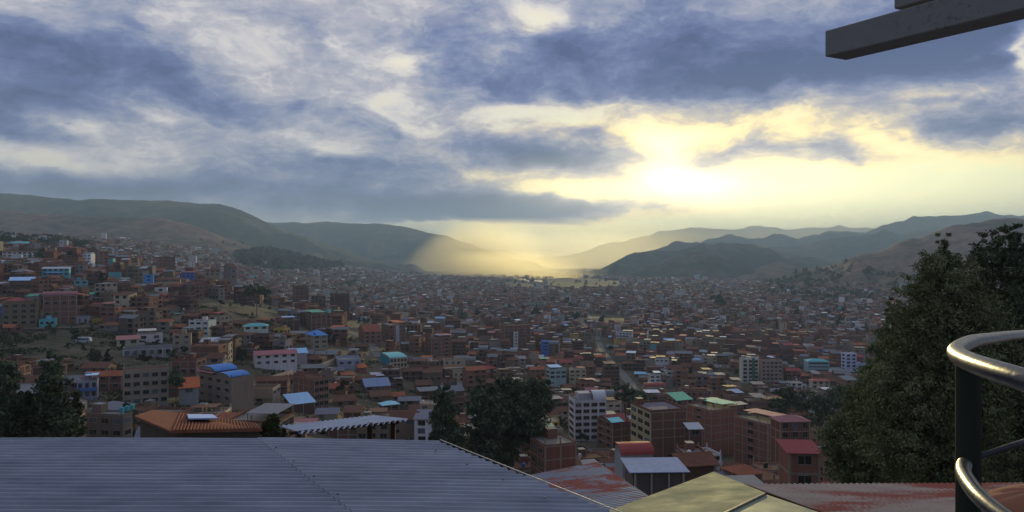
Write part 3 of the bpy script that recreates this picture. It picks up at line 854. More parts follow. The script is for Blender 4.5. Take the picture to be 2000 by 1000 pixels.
hero_roots = {}
for key, ul, uc, ur, vt, d, turn, wall, roof, rc, opt, nm, cat, lab in HEROES:
    opt = dict(opt)
    r = random.Random(hash(key) % 1000 if False else sum(map(ord, key)))
    a = R(turn)
    az = math.atan((uc - 1000) / F)
    a2 = a - az * 0.6                         # turned with respect to the line of sight
    h = opt['st'] * 3.0
    best = None
    for kk in range(61):                     # the depth near d at which the house stands on the ground
        d_ = d * math.exp(-.45 + .9 * kk / 60)
        p_ = P(uc, vt, d_)
        gap = abs(p_.z - h - gz(p_.x, p_.y + 3)) / d_ * 400 + abs(math.log(d_ / d)) * 3
        if best is None or gap < best[0]:
            best = (gap, d_)
    if d > 140:
        d = best[1]
    C = P(uc, vt, d)
    rv = (math.cos(a2), math.sin(a2)); lv = (-math.sin(a2), math.cos(a2))
    w = max(3.0, solve(C, rv, ur))
    dp = solve(C, lv, ul) if (uc - ul) > 1 else 8
    if not (3.0 < dp < 30):
        dp = 9.0
    if roof == 'shed':
        dp = min(dp, 1.1 * w, opt.pop('dmax', 11.0))
    dp = max(5.0 if cat != 'tower' else 4.0, min(dp, 26.0))
    cx = C.x + rv[0] * w / 2 + lv[0] * dp / 2
    cyy = C.y + rv[1] * w / 2 + lv[1] * dp / 2
    st = opt.pop('st')
    h = st * 3.0
    gzc = min(gz(C.x, C.y), gz(cx, cyy))
    base = C.z - h
    sides = 'fl' if uc > 700 else 'fl'
    geo = house_geo(w, dp, h, st, wall, roof, rc, r, 2, sides, fnd=max(2.0, base - gzc + 3.0), **opt)
    hero_roots[key] = (make_house(nm, lab, cat, (cx, cyy, base), a2, geo), w, dp, h)
    LAND.append(((ul + ur) / 2, vt + h * F / d / 2, key))
    fp.append((cx, cyy, max(w, dp) * .62 + 3))
    scr.append((ul, ur, vt - 4, vt + min(h * F / d, 200) * .85, d))


def on_hero(key, name, fn, mats=HM):
    root, w, dp, h = hero_roots[key]
    g = G()
    fn(g, w, dp, h)
    return g.build(name, mats, root)


# details of single buildings
on_hero('vaults', 'vaulted_roof', lambda g, w, d, h: arch(g, -w * .45, w * .5, d * .0, d * .48, h + 1.6, 1.5, BTIN, 2, 'x'))
on_hero('vaults', 'vaulted_roof', lambda g, w, d, h: arch(g, -w * .5, w * .35, -d * .45, -d * .05, h + .4, 1.3, BTIN, 2, 'x'))
on_hero('vaults', 'attic', lambda g, w, d, h: g.box(-w * .45, w * .5, d * .0, d * .48, h, h + 1.6, BRICKD, 0))
on_hero('vaults', 'side_roof', lambda g, w, d, h: g.slab([(-w * .5 - 1, -d * .0, h + 1.0), (-w * .46, -d * .0, h + 1.3), (-w * .46, d * .5, h + 1.3), (-w * .5 - 1, d * .5, h + 1.0)], .1, PINK, 2))
on_hero('white_tower', 'silver_roof', lambda g, w, d, h: arch(g, w * .12, w * .5, -d * .45, d * .3, h + .6, 3.6, (.55, .58, .62), 2, 'x'))
on_hero('white_tower', 'penthouse', lambda g, w, d, h: g.box(-w * .3, w * .1, -d * .2, d * .4, h, h + 3.2, (.42, .42, .44), 0))
on_hero('two_tone', 'front_roof', lambda g, w, d, h: g.slab([(-w / 2 - .6, -d / 2 - .6, h + .25), (w * .1, -d / 2 - .6, h + .25), (w * .1, -d * .02, h + 1.9), (-w / 2 - .6, -d * .02, h + 1.9)], .08, (.25, .66, .70), 2))
on_hero('pink_roof', 'side_roof', lambda g, w, d, h: g.slab([(w / 2, -d / 2, h + .6), (w / 2 + 6, -d / 2, h - .3), (w / 2 + 6, d / 2, h - .3), (w / 2, d / 2, h + 1.2)], .1, (.28, .07, .06), 2))
on_hero('pale_flats_a', 'stair_strip', lambda g, w, d, h: g.box(w * .08, w * .26, -d / 2 - .25, -d / 2, -4, h + 1, (.10, .2, .17), 0))
on_hero('brick_tall_b', 'stair_strip', lambda g, w, d, h: g.box(-w * .1, w * .12, -d / 2 - .25, -d / 2, -4, h, (.45, .46, .5), 0))
on_hero('big_brick', 'roof_sheet', lambda g, w, d, h: g.slab([(0, -d * .3, h + 2.6), (w * .5, -d * .3, h + 2.4), (w * .5, d * .3, h + 2.6), (0, d * .3, h + 2.8)], .08, ORANGE, 2))
on_hero('lilac_balcony', 'balcony', lambda g, w, d, h: g.box(-w / 2, w / 2, -d / 2 - 1.1, -d / 2, h - 3.2, h - 2.2, (.12, .2, .5), 0))
on_hero('turq_front', 'awning', lambda g, w, d, h: g.slab([(-w * .35, -d / 2 - 2, h - 3.2), (w * .25, -d / 2 - 2, h - 3.2), (w * .25, -d / 2, h - 2.6), (-w * .35, -d / 2, h - 2.6)], .08, (.3, .45, .8), 2))
on_hero('green_top', 'roof_sheet', lambda g, w, d, h: g.slab([(w * .1, -d * .5, h + 1.2), (w * .5 + 6, -d * .5, h + 1.1), (w * .5 + 6, -d * .2, h + 1.5), (w * .1, -d * .2, h + 1.6)], .1, (.62, .56, .40), 2))
for q in (-.46, -.15, .18, .46):
    on_hero('tin_shed', 'post', lambda g, w, d, h: g.box(w * q - .12, w * q + .12, -d / 2 - .35, -d / 2 - .1, -4, h - .1, (.34, .30, .26), 0))

# ------------------------------------------------------------------ the rest of the town
# open ground in the photo: (col, row, half width, half height, depth limits)
OPEN = [(110, 676, 235, 26, 250, 420), (300, 712, 110, 20, 250, 380), (500, 600, 60, 22, 380, 620), (430, 590, 60, 14, 420, 600),
        (520, 705, 60, 12, 300, 360), (700, 625, 40, 12, 350, 600), (1100, 556, 120, 14, 2300, 4700), (40, 455, 60, 14, 700, 2400), (180, 466, 80, 12, 700, 2000),
        (575, 508, 105, 18, 1500, 5000), (1235, 790, 45, 40, 190, 330), (1560, 790, 80, 34, 200, 420), (1620, 850, 60, 60, 60, 260), (865, 800, 50, 60, 120, 260), (975, 820, 110, 80, 110, 250)]


def opened(u, v, d):
    for a, b, ra, rb, d0, d1 in OPEN:
        if d0 < d < d1 and ((u - a) / ra) ** 2 + ((v - b) / rb) ** 2 < 1:
            return True
    return False


def yaw_at(x, y):
    k = float(fbm(np.array([x / 260.0]), np.array([y / 260.0]), 2)[0])
    return (k - .5) * 2.6


STREETS = [[(1148, 612), (1160, 650), (1178, 690), (1216, 732), (1262, 784)], [(1380, 730), (1420, 745), (1448, 772)], [(655, 640), (720, 668), (742, 700)], [(1290, 640), (1420, 655), (1560, 668)]]
STW = []
for ln in STREETS:
    pts_ = []
    for u_, v_ in ln:
        d_ = hit(u_, v_, 200, 2500)
        pts_.append(((u_ - 1000) / F * d_, d_))
    STW.append(pts_)


def on_street(x, y, rad):
    for ln in STW:
        for (ax, ay), (bx, by) in zip(ln[:-1], ln[1:]):
            t = max(0, min(1, ((x - ax) * (bx - ax) + (y - ay) * (by - ay)) / ((bx - ax) ** 2 + (by - ay) ** 2)))
            if math.hypot(ax + t * (bx - ax) - x, ay + t * (by - ay) - y) < rad:
                return True
    return False


rnd = random.Random(21)
town = []
cell = {}


def free(x, y, rad):
    cx, cyy = int(x // 30), int(y // 30)
    for i in (-1, 0, 1):
        for j in (-1, 0, 1):
            for (a, b, c) in cell.get((cx + i, cyy + j), ()):
                if (a - x) ** 2 + (b - y) ** 2 < (c + rad) ** 2:
                    return False
    return True


def take(x, y, rad):
    cell.setdefault((int(x // 30), int(y // 30)), []).append((x, y, rad))


for a, b, c in fp:
    for q in range(1):
        take(a, b, min(c, 16) * .8)

y = 92.0
while y < 900:
    step = 11.5 if y < 500 else 13.5
    x0, x1 = (-60 - 1000) / F * y, (2060 - 1000) / F * y
    x = x0 + rnd.random() * step
    while x < x1:
        w = rnd.uniform(6.5, 12.5) * (1.6 if rnd.random() < .08 else 1); dp = rnd.uniform(6.5, 10.5)
        px = x + w / 2; wv_ = y * .37
        py = y + 11 * math.sin(px / 62 + wv_) + rnd.uniform(-1.2, 1.2)
        slope = 11 / 62 * math.cos(px / 62 + wv_)
        x += w * rnd.uniform(.96, 1.08) + rnd.choices([0, .6, 2.5, 7], [50, 25, 17, 8])[0]
        g0 = gz(px, py)
        u = 1000 + F * px / py; v = 500 - F * g0 / py
        if v > 1040 or (u < 880 and py < 150) or (u < 1035 and py < 235 and u > 560) or (u > 1600 and py < 200) or opened(u, v, py):
            continue
        if rnd.random() < (.13 if u < 900 else .06) or on_street(px, py, 9):
            continue
        st = rnd.choices([1, 2, 3, 4, 5], [18, 36, 26, 13, 7])[0] if py < 1200 else 2
        if 560 < v + 0 and py > 500:
            st = max(1, st)
        h = st * rnd.uniform(2.7, 3.0)
        if not free(px, py, max(w, dp) * .40):
            continue
        top = v - (h + 1.5) * F / py; hw = w * .62 * F / py
        bad = False
        for (a, b, c, e, dd_) in scr:
            if py < dd_ + 4 and u + hw > a and u - hw < b and top < e and v > c:
                bad = True; break
        if any(((u - q[0]) / q[2]) ** 2 + ((w_ - q[1]) / q[3]) ** 2 < .9 for q in OPEN[:6] for w_ in (top, (top + v) / 2)):
            continue
        if bad:
            # a low house may still fit under the facade
            st = 1; h = 2.8; top = v - 4.0 * F / py
            if any(py < q[4] + 4 and u + hw > q[0] and u - hw < q[1] and top < q[3] and v > q[2] for q in scr):
                continue
        take(px, py, max(w, dp) * .40)
        yw = slope + yaw_at(px, py) * .35 + rnd.uniform(-.05, .05)
        az = math.atan2(px, py)
        wall = rnd.choices([BRICK, BRICK2, BRICKD, ADOBE, CONC, WHITE, CREAM, TURQ, BLUE, YEL, LTAN], [28, 12, 22, 18, 8, 3.5, 3, .6, .4, .5, 4])[0]
        k = rnd.random()
        if st >= 3:
            roof = rnd.choices(['flat', 'shelter', 'gable', 'barrel', 'shed'], [40, 34, 16, 3, 7])[0]
        else:
            roof = rnd.choices(['flat', 'shelter', 'gable', 'hip', 'shed'], [14, 12, 46, 8, 20])[0]
        if roof in ('gable', 'hip', 'shed'):
            rc = rnd.choices([TILE, TERRA, TIN, ZINC, SKYT, RED, PINK, GRN, ORANGE, TURQ], [54, 11, 23, 3, 1.6, 2.6, 1.4, 1.0, .4, .7])[0]
        else:
            rc = rnd.choices([TILE, TIN, ZINC, SKYT, RED, PINK, GRN, BTIN, TURQ], [26, 46, 8, 3.5, 6, 4, 2.5, 1.5, 1.2])[0]
        if py < 230 and rc in (BTIN, SKYT, TURQ, GRN):
            rc = TIN
        if roof == 'flat':
            rc = rnd.choice([CONC, TILE, BRICKD])
        town.append(dict(x=px, y=py, z=g0, w=w, dp=dp, h=h, st=st, yaw=yw, wall=wall, roof=roof, rc=rc, u=u, v=v, seed=rnd.random()))
    y += step * 1.02

# how much of each house one sees: a coarse depth-ordered picture of the boxes
town.sort(key=lambda q: -q['y'])
ids = np.full((500, 1000), -1, np.int32)
dgrid = np.exp(np.linspace(math.log(60), math.log(950), 120))
ug = np.arange(0, 2001, 20.0)
rowg = np.array([[500 - gz_ / d * F for gz_, d in zip(ground_z((u - 1000) / F * dgrid, dgrid), dgrid)] for u in ug])
rowmin = np.minimum.accumulate(rowg, axis=1)
for i, q in enumerate(town):
    hw = (q['w'] * .45 + q['dp'] * .12) * F / q['y']
    top = q['v'] - (q['h'] + 1) * F / q['y']
    j = np.searchsorted(dgrid, q['y'] * .95) - 1
    k = int(np.clip(round(q['u'] / 20), 0, len(ug) - 1))
    bot = min(q['v'], rowmin[k, max(j, 0)] + 2)
    a, b = int(max(0, (q['u'] - hw) / 2)), int(min(1000, (q['u'] + hw) / 2))
    c, d = int(max(0, top / 2)), int(min(500, bot / 2))
    if a < b and c < d:
        ids[c:d, a:b] = i
for (a, b, c, e, dd_) in scr:
    sub = ids[int(c / 2):int(e / 2), max(0, int(a / 2)):int(b / 2)]
    far = np.array([(town[i]['y'] > dd_) if i >= 0 else False for i in sub.ravel()]).reshape(sub.shape)
    sub[far] = -1
ids[427:, :430] = -1; ids[470:, :] = -1
ids[400:, 460:530] = -1; ids[220:, 870:] = -1; ids[380:, 820:] = -1
cnt = np.bincount(ids[ids >= 0].ravel(), minlength=len(town))
order = np.argsort(-cnt)
N_OWN = 300 - len(HEROES)
own = set(int(i) for i in order[:N_OWN] if cnt[i] > 0)

SHORT = {'long_white': 'long white ridge building', 'pink_roof': 'pink barrel roofed block', 'brick_tower_b': 'square ridge brick building', 'blue_front': 'bright blue fronted house',
         'grey_tower': 'narrow grey tower', 'white_canopy': 'white canopied house', 'pillars': 'white pillared house', 'ridge_tall': 'tallest ridge brick tower',
         'ridge_wide': 'wide dark ridge block', 'blue_cap': 'deep blue hipped roof', 'school_pink': 'long rose pink roof', 'big_brick': 'large brown brick block',
         'teal_block': 'teal and cream house', 'brick_wide_c': 'blank-sided gallery block', 'sheet_blue': 'wide sky-blue sheet roof', 'turq_gem': 'glaring turquoise roof',
         'brick_hall': 'broad red brown block', 'teal_cube': 'pale teal cube house', 'white_tower': 'silver-topped white tower', 'yellow_block': 'yellow-sided brick block',
         'green_top': 'teal-topped brick block', 'right_brick': 'big pale brick block', 'pale_flats_a': 'green-striped pale flats', 'blue_flats': 'white and blue flats',
         'cream_red': 'salmon roofed cream house', 'crimson_vault': 'crimson vaulted hall', 'mint_roof': 'mint green roof', 'concrete_four': 'four-storey tan block',
         'vaults': 'blue vaulted block', 'turq_low': 'low turquoise house', 'umbrella_roof': 'thin light blue roof', 'green_cap': 'green and white roof', 'banded': 'banded teal building'}
marks = [(u, v, SHORT[k]) for u, v, k in LAND if k in SHORT]
COMP = ['right of', 'below right of', 'below', 'below left of', 'left of', 'above left of', 'above', 'above right of']
ROOFW = {'flat': 'flat-roofed', 'gable': 'gabled', 'hip': 'hipped', 'shed': 'lean-to', 'shelter': 'flat', 'barrel': 'vaulted'}
used = set()


def label_for(q):
    wl = NAMES[q['wall']]; rf = NAMES[q['rc']]
    if q['roof'] == 'flat':
        look = f"{NUM[q['st']]}-storey {wl} flat-roofed house"
    elif q['roof'] == 'shelter':
        look = f"{NUM[q['st']]}-storey {wl} house, {rf} rooftop shelter"
    else:
        look = f"{NUM[q['st']]}-storey {wl} house, {rf} {dict(gable='gable', hip='hip', shed='lean-to', barrel='vault')[q['roof']]} roof"
    near = sorted(marks, key=lambda m: math.hypot(m[0] - q['u'], (m[1] - q['v']) * 1.6))
    for pre in ('just ', '', 'well '):
        for m in near[:4]:
            dx, dy = q['u'] - m[0], (q['v'] - m[1]) * 1.6
            dist = math.hypot(dx, dy)
            want = 'just ' if dist < 60 else ('' if dist < 170 else 'well ')
            if want != pre:
                continue
            s = COMP[int(round(math.atan2(dy, dx) / (math.pi / 4))) % 8]
            t = f"{look} {pre}{s} {m[2]}"
            if t not in used and len(t.split()) <= 16:
                used.add(t)
                return t
    for adj in ('wider', 'narrower', 'taller', 'lower', 'weathered', 'nearer', 'farther'):
        m = near[0]
        s = COMP[int(round(math.atan2((q['v'] - m[1]) * 1.6, q['u'] - m[0]) / (math.pi / 4))) % 8]
        t = f"{adj} {look} {s} {m[2]}"
        if t not in used:
            used.add(t)
            return t
    return look


rest = G()
for i, q in enumerate(town):
    r = random.Random(q['seed'])
    det = 2 if q['y'] < 330 else 1
    mine = i in own
    if not mine and cnt[i] == 0 and q['y'] > 500:
        det = 0
    fn = 7 if q['y'] < 500 else 4
    sides = 'f' + ('l' if q['x'] > 0 else 'r')
    geo = house_geo(q['w'], q['dp'], q['h'], q['st'], q['wall'], q['roof'], q['rc'], r, det if (mine or q['y'] < 600) else 0, sides, fnd=fn,
                    tank=(r.choice([(.02, .02, .02), (.05, .12, .35), WHITE]), 1) if (q['roof'] == 'flat' and r.random() < .5 and q['y'] < 650) else None)
    if mine:
        kind = {'brick': 'brick_house', 'pale brick': 'brick_house', 'dark brick': 'brick_house', 'grey concrete': 'concrete_house'}.get(NAMES[q['wall']], NAMES[q['wall']] + '_house')
        make_house(kind, label_for(q), 'house', (q['x'], q['y'], q['z']), q['yaw'], geo, 'houses of the town on the slope')
    else:
        g = G(); g.add(geo[0]); g.add(geo[1])
        for wg in geo[2]:
            g.add(wg)
        for _, eg in geo[3]:
            g.add(eg)
        g.xf(q['yaw'], q['x'], q['y'], q['z'])
        rest.add(g)
tag(rest.build('town_houses', HM), 'close-packed smaller brick and tin roofed houses filling the slopes between the larger ones', 'houses', kind='stuff')

# the far town: thousands of small roofs on the valley floor and its lower slopes
def far_town():
    xs, ys, sz = [], [], []
    for d0, d1, s in ((880, 1500, 11.5), (1500, 2400, 14.5), (2400, 3600, 20), (3600, 5200, 30), (5200, 7600, 48)):
        yy = np.arange(d0, d1, s)
        xx = np.arange(-.78 * d1, .78 * d1, s)
        A, B = np.meshgrid(xx, yy)
        A = A.ravel() + rng.uniform(-.3, .3, A.size) * s; B = B.ravel() + rng.uniform(-.3, .3, B.size) * s
        k = np.abs(A) < .74 * B
        xs.append(A[k]); ys.append(B[k]); sz.append(np.full(k.sum(), s * .66))
    x = np.concatenate(xs); y = np.concatenate(ys); s = np.concatenate(sz)
    z = ground_z(x, y)
    u = 1000 + F * x / y; v = 500 - F * z / y
    keep = np.ones(len(x), bool)
    for a, b, ra, rb, d0, d1 in OPEN:
        keep &= ~((y > d0) & (y < d1) & (((u - a) / ra) ** 2 + ((v - b) / rb) ** 2 < 1))
    # where the town ends: hillsides above these rows are bare
    lim = np.interp(u, [-100, 0, 110, 250, 420, 520, 680, 860, 1000, 1200, 1350, 1450, 1560, 1650, 1750, 2050], [462, 466, 464, 470, 484, 520, 526, 540, 524, 530, 540, 548, 556, 558, 560, 560])
    dens = fbm(x / 170, y / 170, 3)
    keep &= (v > lim + (dens - .5) * 14) & (dens > .29)
    keep &= rng.random(len(x)) < np.interp(v - lim, [0, 12, 40], [.45, .85, .95])
    # streets and squares
    st_ = np.abs(((x * .92 + y * .4) / 95.0) % 1 - .5) < .03
    keep &= ~st_
    x, y, z, s, u, v = x[keep], y[keep], z[keep], s[keep], u[keep], v[keep]
    n = len(x)
    yaw = (fbm(x / 420, y / 420, 2) - .5) * 3 + rng.choice([0, 0, .5], n)
    w = s * rng.uniform(.75, 1.25, n); dp = s * rng.uniform(.6, 1.0, n)
    h = rng.choice([3.2, 5.8, 8.6, 11.5, 15.0], n, p=[.25, .38, .22, .11, .04]) * np.interp(y, [900, 4000, 8000], [1, 1.1, 1.4])
    big = rng.random(n) < .007
    h = np.where(big, h * 1.6 + 6, h); w = np.where(big, w * 1.3, w)
    pal = np.array([BRICK, BRICK2, BRICKD, ADOBE, CONC, WHITE, CREAM, LTAN, TURQ])
    wc = pal[rng.choice(len(pal), n, p=[.28, .17, .13, .17, .12, .04, .035, .05, .005])] * rng.uniform(.75, 1.25, (n, 1))
    wc[big] = np.array([.42, .43, .44]) * rng.uniform(.6, 1.3, (int(big.sum()), 1))
    rp = np.array([TILE, TERRA, TIN, ZINC, SKYT, RED, GRN, CONC, (.75, .76, .75)])
    rc = rp[rng.choice(len(rp), n, p=[.41, .16, .15, .03, .006, .025, .006, .19, .023])] * rng.uniform(.7, 1.3, (n, 1))
    gab = rng.random(n) < .55
    rise = np.where(gab, dp * .22, .4)
    X, Y = w / 2, dp / 2
    o = np.zeros(n)
    loc = np.zeros((n, 10, 3))
    loc[:, 0] = np.stack([-X, -Y, -5 + o], -1); loc[:, 1] = np.stack([X, -Y, -5 + o], -1)
    loc[:, 2] = np.stack([X, Y, -5 + o], -1); loc[:, 3] = np.stack([-X, Y, -5 + o], -1)
    loc[:, 4] = np.stack([-X, -Y, h], -1); loc[:, 5] = np.stack([X, -Y, h], -1)
    loc[:, 6] = np.stack([X, Y, h], -1); loc[:, 7] = np.stack([-X, Y, h], -1)
    tl = rng.uniform(-.6, .6, n) * (~gab)
    loc[:, 8] = np.stack([-X - .3, o, h + rise - tl], -1); loc[:, 9] = np.stack([X + .3, o, h + rise + tl], -1)
    c, q = np.cos(yaw)[:, None], np.sin(yaw)[:, None]
    V = np.stack([loc[..., 0] * c - loc[..., 1] * q + x[:, None], loc[..., 0] * q + loc[..., 1] * c + y[:, None], loc[..., 2] + z[:, None]], -1)
    T = np.array([[0, 1, 5, 4], [1, 2, 6, 5], [2, 3, 7, 6], [3, 0, 4, 7], [4, 5, 9, 8], [6, 7, 8, 9], [4, 8, 7, 7], [5, 6, 9, 9]])
    # the last two are triangles; write them as thin quads on existing corners
    T[6] = [4, 8, 7, 4]; T[7] = [5, 6, 9, 5]
    Qd = (np.arange(n)[:, None, None] * 10 + T[None, :6]).reshape(-1, 4)
    cf = np.repeat(wc[:, None], 6, 1); cf[:, 4:] = rc[:, None]
    me = np.tile(np.array([0, 0, 0, 0, 2, 2]), n)
    ob = bpy.data.objects.new('valley_houses', mesh_np('valley_houses', V.reshape(-1, 3), Qd, HM, cf.reshape(-1, 3), me))
    COL.objects.link(ob)
    tag(ob, 'thousands of tiny brown and grey houses covering the hazy valley floor and lower slopes', 'houses', kind='stuff')
    # window strips on the nearer ones and the towers
    k = np.nonzero((y < 1500) | big)[0]
    g = G()
    for i in k[:5000]:
        nst = int(h[i] // 3)
        for f in range(nst):
            zz = 1.0 + f * 3.0
            for m_ in range(max(1, int(w[i] / 4))):
                c_ = -X[i] + w[i] * (m_ + .5) / max(1, int(w[i] / 4))
                if rng.random() < .25:
                    continue
                a = -float(yaw[i]) * 0
                q0 = [(c_ - .8, -Y[i] - .06, zz), (c_ + .8, -Y[i] - .06, zz), (c_ + .8, -Y[i] - .06, zz + 1.3), (c_ - .8, -Y[i] - .06, zz + 1.3)]
                cs, sn = math.cos(yaw[i]), math.sin(yaw[i])
                g.poly([(px * cs - py * sn + x[i], px * sn + py * cs + y[i], pz + z[i]) for px, py, pz in q0], DARK, 3)
    g2 = g.build('valley_windows', HM, ob)
    g2['kind'] = 'stuff'
    return n


n_far = far_town()

# the airfield on the valley floor, with its runway
def strip(name, pts, m, lift, kind='structure'):
    g = G()
    n = 24
    (a, b), (c, e) = pts
    for i in range(n):
        t0, t1 = i / n, (i + 1) / n
        q = []
        for (p0, p1, t) in ((a, b, t0), (a, b, t1), (c, e, t1), (c, e, t0)):
            x = p0[0] + (p1[0] - p0[0]) * t; y_ = p0[1] + (p1[1] - p0[1]) * t
            q.append((x, y_, gz(x, y_) + lift))
        g.poly(q, (.05, .05, .05) if 'run' in name else (.09, .10, .04), 0)
    o = g.build(name, m)
    tag(o, kind=kind)


def gp(u, v):
    d = hit(u, v, 1500, 9000)
    return ((u - 1000) / F * d, d)


M_GRASS = tinted('airfield_grass', .95, .01, .4, spec=.1)
strip('airfield_grass', ((gp(980, 541), gp(1230, 562)), (gp(990, 546), gp(1130, 569))), M_GRASS, 3.0)
strip('runway', ((gp(1000, 544), gp(1070, 552)), (gp(1010, 548), gp(1060, 555))), tinted('asphalt', .25, .02, .2), 5.0)

# ------------------------------------------------------------------ trees
def leaves(lobes, n, size, seed, clump=0.28, tint=(.045, .06, .028)):
    """leaf-sized faces gathered in clumps through the lobes [(centre, radii)]"""
    g = np.random.default_rng(seed)
    vol = np.array([r[0] * r[1] * r[2] for _, r in lobes]) ** .75
    which = g.choice(len(lobes), n, p=vol / vol.sum())
    C = np.array([c for c, _ in lobes])[which]; Rd = np.array([r for _, r in lobes])[which]
    nc = max(8, n // 60)
    cw = g.choice(len(lobes), nc, p=vol / vol.sum())
    dirs = g.normal(size=(nc, 3)); dirs /= np.linalg.norm(dirs, axis=1)[:, None]
    rad = g.random(nc) ** .36 * g.uniform(.85, 1.18, nc)
    cc = np.array([c for c, _ in lobes])[cw] + dirs * rad[:, None] * np.array([r for _, r in lobes])[cw]
    cr = np.array([min(r) for _, r in lobes])[cw] * g.uniform(.6, 1.4, nc) * clump
    ct = g.uniform(.65, 1.35, nc)
    pick = g.integers(0, nc, n)
    off = g.normal(size=(n, 3)) * cr[pick][:, None] * np.array([.6, .6, .45])
    p = cc[pick] + off
    a = g.normal(size=(n, 3)); a /= np.linalg.norm(a, axis=1)[:, None]
    b = np.cross(a, g.normal(size=(n, 3))); b /= np.linalg.norm(b, axis=1)[:, None]
    s = size * g.uniform(.5, 1.3, n)[:, None]
    a = a * s; b = b * s * .45
    V = np.stack([p - a, p + b, p + a, p - b], 1).reshape(-1, 3)
    Q = np.arange(n * 4).reshape(n, 4)
    col = np.array(tint)[None] * ct[pick][:, None] * g.uniform(.88, 1.12, n)[:, None]
    col[:, 0] *= g.uniform(.9, 1.15, n)
    return V, Q, col


def trunk_geo(base, top, r0, limbs, seed):
    r = random.Random(seed); g = G(); g.smooth = True
    pts = [base + (top - base) * t + Vector((r.uniform(-.2, .2), r.uniform(-.2, .2), 0)) * r0 * 3 * (0 < t < 1) for t in (0, .2, .4, .6, .8, 1)]
    g.tube(pts, [r0 * k for k in (1.15, .9, .75, .55, .35, .12)], (.10, .08, .06), 0, 8)
    for c in limbs:
        t = r.uniform(.3, .75); s = base + (top - base) * t
        m = s + (c - s) * .5 + Vector((0, 0, r.uniform(-.1, .3)))
        g.tube([s, m, c], [r0 * .4, r0 * .25, r0 * .06], (.10, .08, .06), 0, 6)
    return g


def tree_object(name, label, group, base, lobes, n, size, seed, tint=(.045, .06, .028), r0=.3, clump=.28):
    root = empty(name, base)
    tag(root, label, 'tree', group)
    b = Vector(base)
    L = [((c[0] - b.x, c[1] - b.y, c[2] - b.z), r) for c, r in lobes]
    V, Q, col = leaves(L, n, size, seed, clump, tint)
    cr = bpy.data.objects.new('crown', mesh_np('crown', V, Q, [M_LEAF], col))
    COL.objects.link(cr); cr.parent = root
    top = max(L, key=lambda q: q[0][2])
    tg = trunk_geo(Vector((0, 0, -1)), Vector(top[0]), r0, [Vector(c) for c, _ in L][:10], seed)
    tg.build('trunk', M_BARK, root)
    return root


def px_tree(name, label, group, d, lobes, n, size, seed, tint=(.045, .06, .028), r0=.3, clump=.28, depth=1.0, basec=None):
    """lobes given as (col, row, half width, half height) in the photo, at depth d"""
    L = []
    r = random.Random(seed)
    for (u, v, ru, rv) in lobes:
        dd_ = d + r.uniform(-.4, .4) * ru / F * d
        L.append((tuple(P(u, v, dd_)), (ru / F * d, ru / F * d * depth, rv / F * d)))
    bx = np.mean([q[0][0] for q in L]) if basec is None else (basec - 1000) / F * d
    base = (bx, d, gz(bx, d))
    return tree_object(name, label, group, base, L, n, size, seed, tint, r0, clump)


DK = (.095, .12, .07)
OL = (.15, .175, .085)
px_tree('large_tree', 'tall dark pointed tree filling the right side behind the handrail', None, 30,
        [(1845, 472, 16, 30), (1838, 530, 42, 50), (1812, 600, 60, 60), (1850, 560, 60, 70), (1795, 680, 70, 60), (1870, 650, 90, 90), (1770, 760, 75, 70), (1850, 770, 110, 100), (1760, 850, 80, 70), (1850, 890, 120, 90), (1900, 720, 80, 120)],
        190000, .066, 11, OL, .38, .17, basec=1850)
px_tree('large_tree', 'broad dark tree cut by the right edge with a rounded top', None, 33,
        [(1935, 500, 40, 48), (1985, 470, 34, 34), (1970, 560, 70, 80), (2010, 660, 90, 110), (1960, 760, 90, 120), (2030, 820, 110, 120), (1970, 890, 90, 70), (2060, 560, 70, 90)],
        140000, .07, 12, DK, .4, .17, basec=2000)
px_tree('leafy_tree', 'lower bushy olive green tree on the left flank of the tall right tree', None, 40,
        [(1745, 610, 18, 34), (1738, 680, 34, 44), (1722, 745, 40, 44), (1700, 800, 50, 50), (1670, 860, 60, 50), (1655, 912, 36, 40), (1710, 900, 70, 50), (1740, 830, 50, 70), (1655, 835, 20, 24)],
        110000, .085, 13, OL, .3, .17, basec=1700)
CG = 'dark trees grouped in the centre below the town'
px_tree('eucalyptus', 'leftmost slimmer tree of the dark central clump', CG, 165, [(862, 775, 16, 26), (870, 800, 24, 34), (858, 835, 20, 32), (880, 850, 26, 30)], 7000, .5, 21, DK, .35)
px_tree('eucalyptus', 'tall broad dark tree left in the central clump', CG, 170, [(945, 765, 22, 24), (940, 795, 30, 34), (965, 820, 34, 40), (935, 850, 28, 34), (960, 880, 30, 28)], 10000, .5, 22, DK, .4)
px_tree('eucalyptus', 'middle tree of the dark central clump, highest crown', CG, 178, [(985, 750, 24, 16), (1000, 775, 36, 30), (985, 815, 36, 40), (1010, 850, 34, 38), (985, 885, 30, 26)], 11000, .5, 23, DK, .4)
px_tree('eucalyptus', 'rightmost dark tree of the central clump beside white tower', CG, 172, [(1050, 755, 24, 16), (1055, 785, 26, 28), (1035, 815, 34, 30), (1040, 850, 22, 26)], 9000, .5, 24, DK, .4)
LG = 'dark trees at the lower left'
px_tree('pine_tree', 'dark tree cut by the left edge', LG, 85, [(12, 718, 16, 20), (16, 748, 22, 26), (8, 785, 26, 30), (18, 830, 24, 30)], 9000, .26, 31, DK, .25)
px_tree('pine_tree', 'tallest dark pointed tree at the lower left', LG, 88, [(98, 692, 8, 16), (97, 720, 18, 22), (104, 752, 26, 28), (98, 790, 32, 34), (110, 832, 34, 34)], 12000, .26, 32, DK, .28)
px_tree('pine_tree', 'shorter greyish green tree between the two taller left trees', LG, 80, [(48, 775, 10, 16), (46, 800, 20, 24), (44, 835, 26, 28)], 7000, .25, 33, (.04, .052, .03), .25)
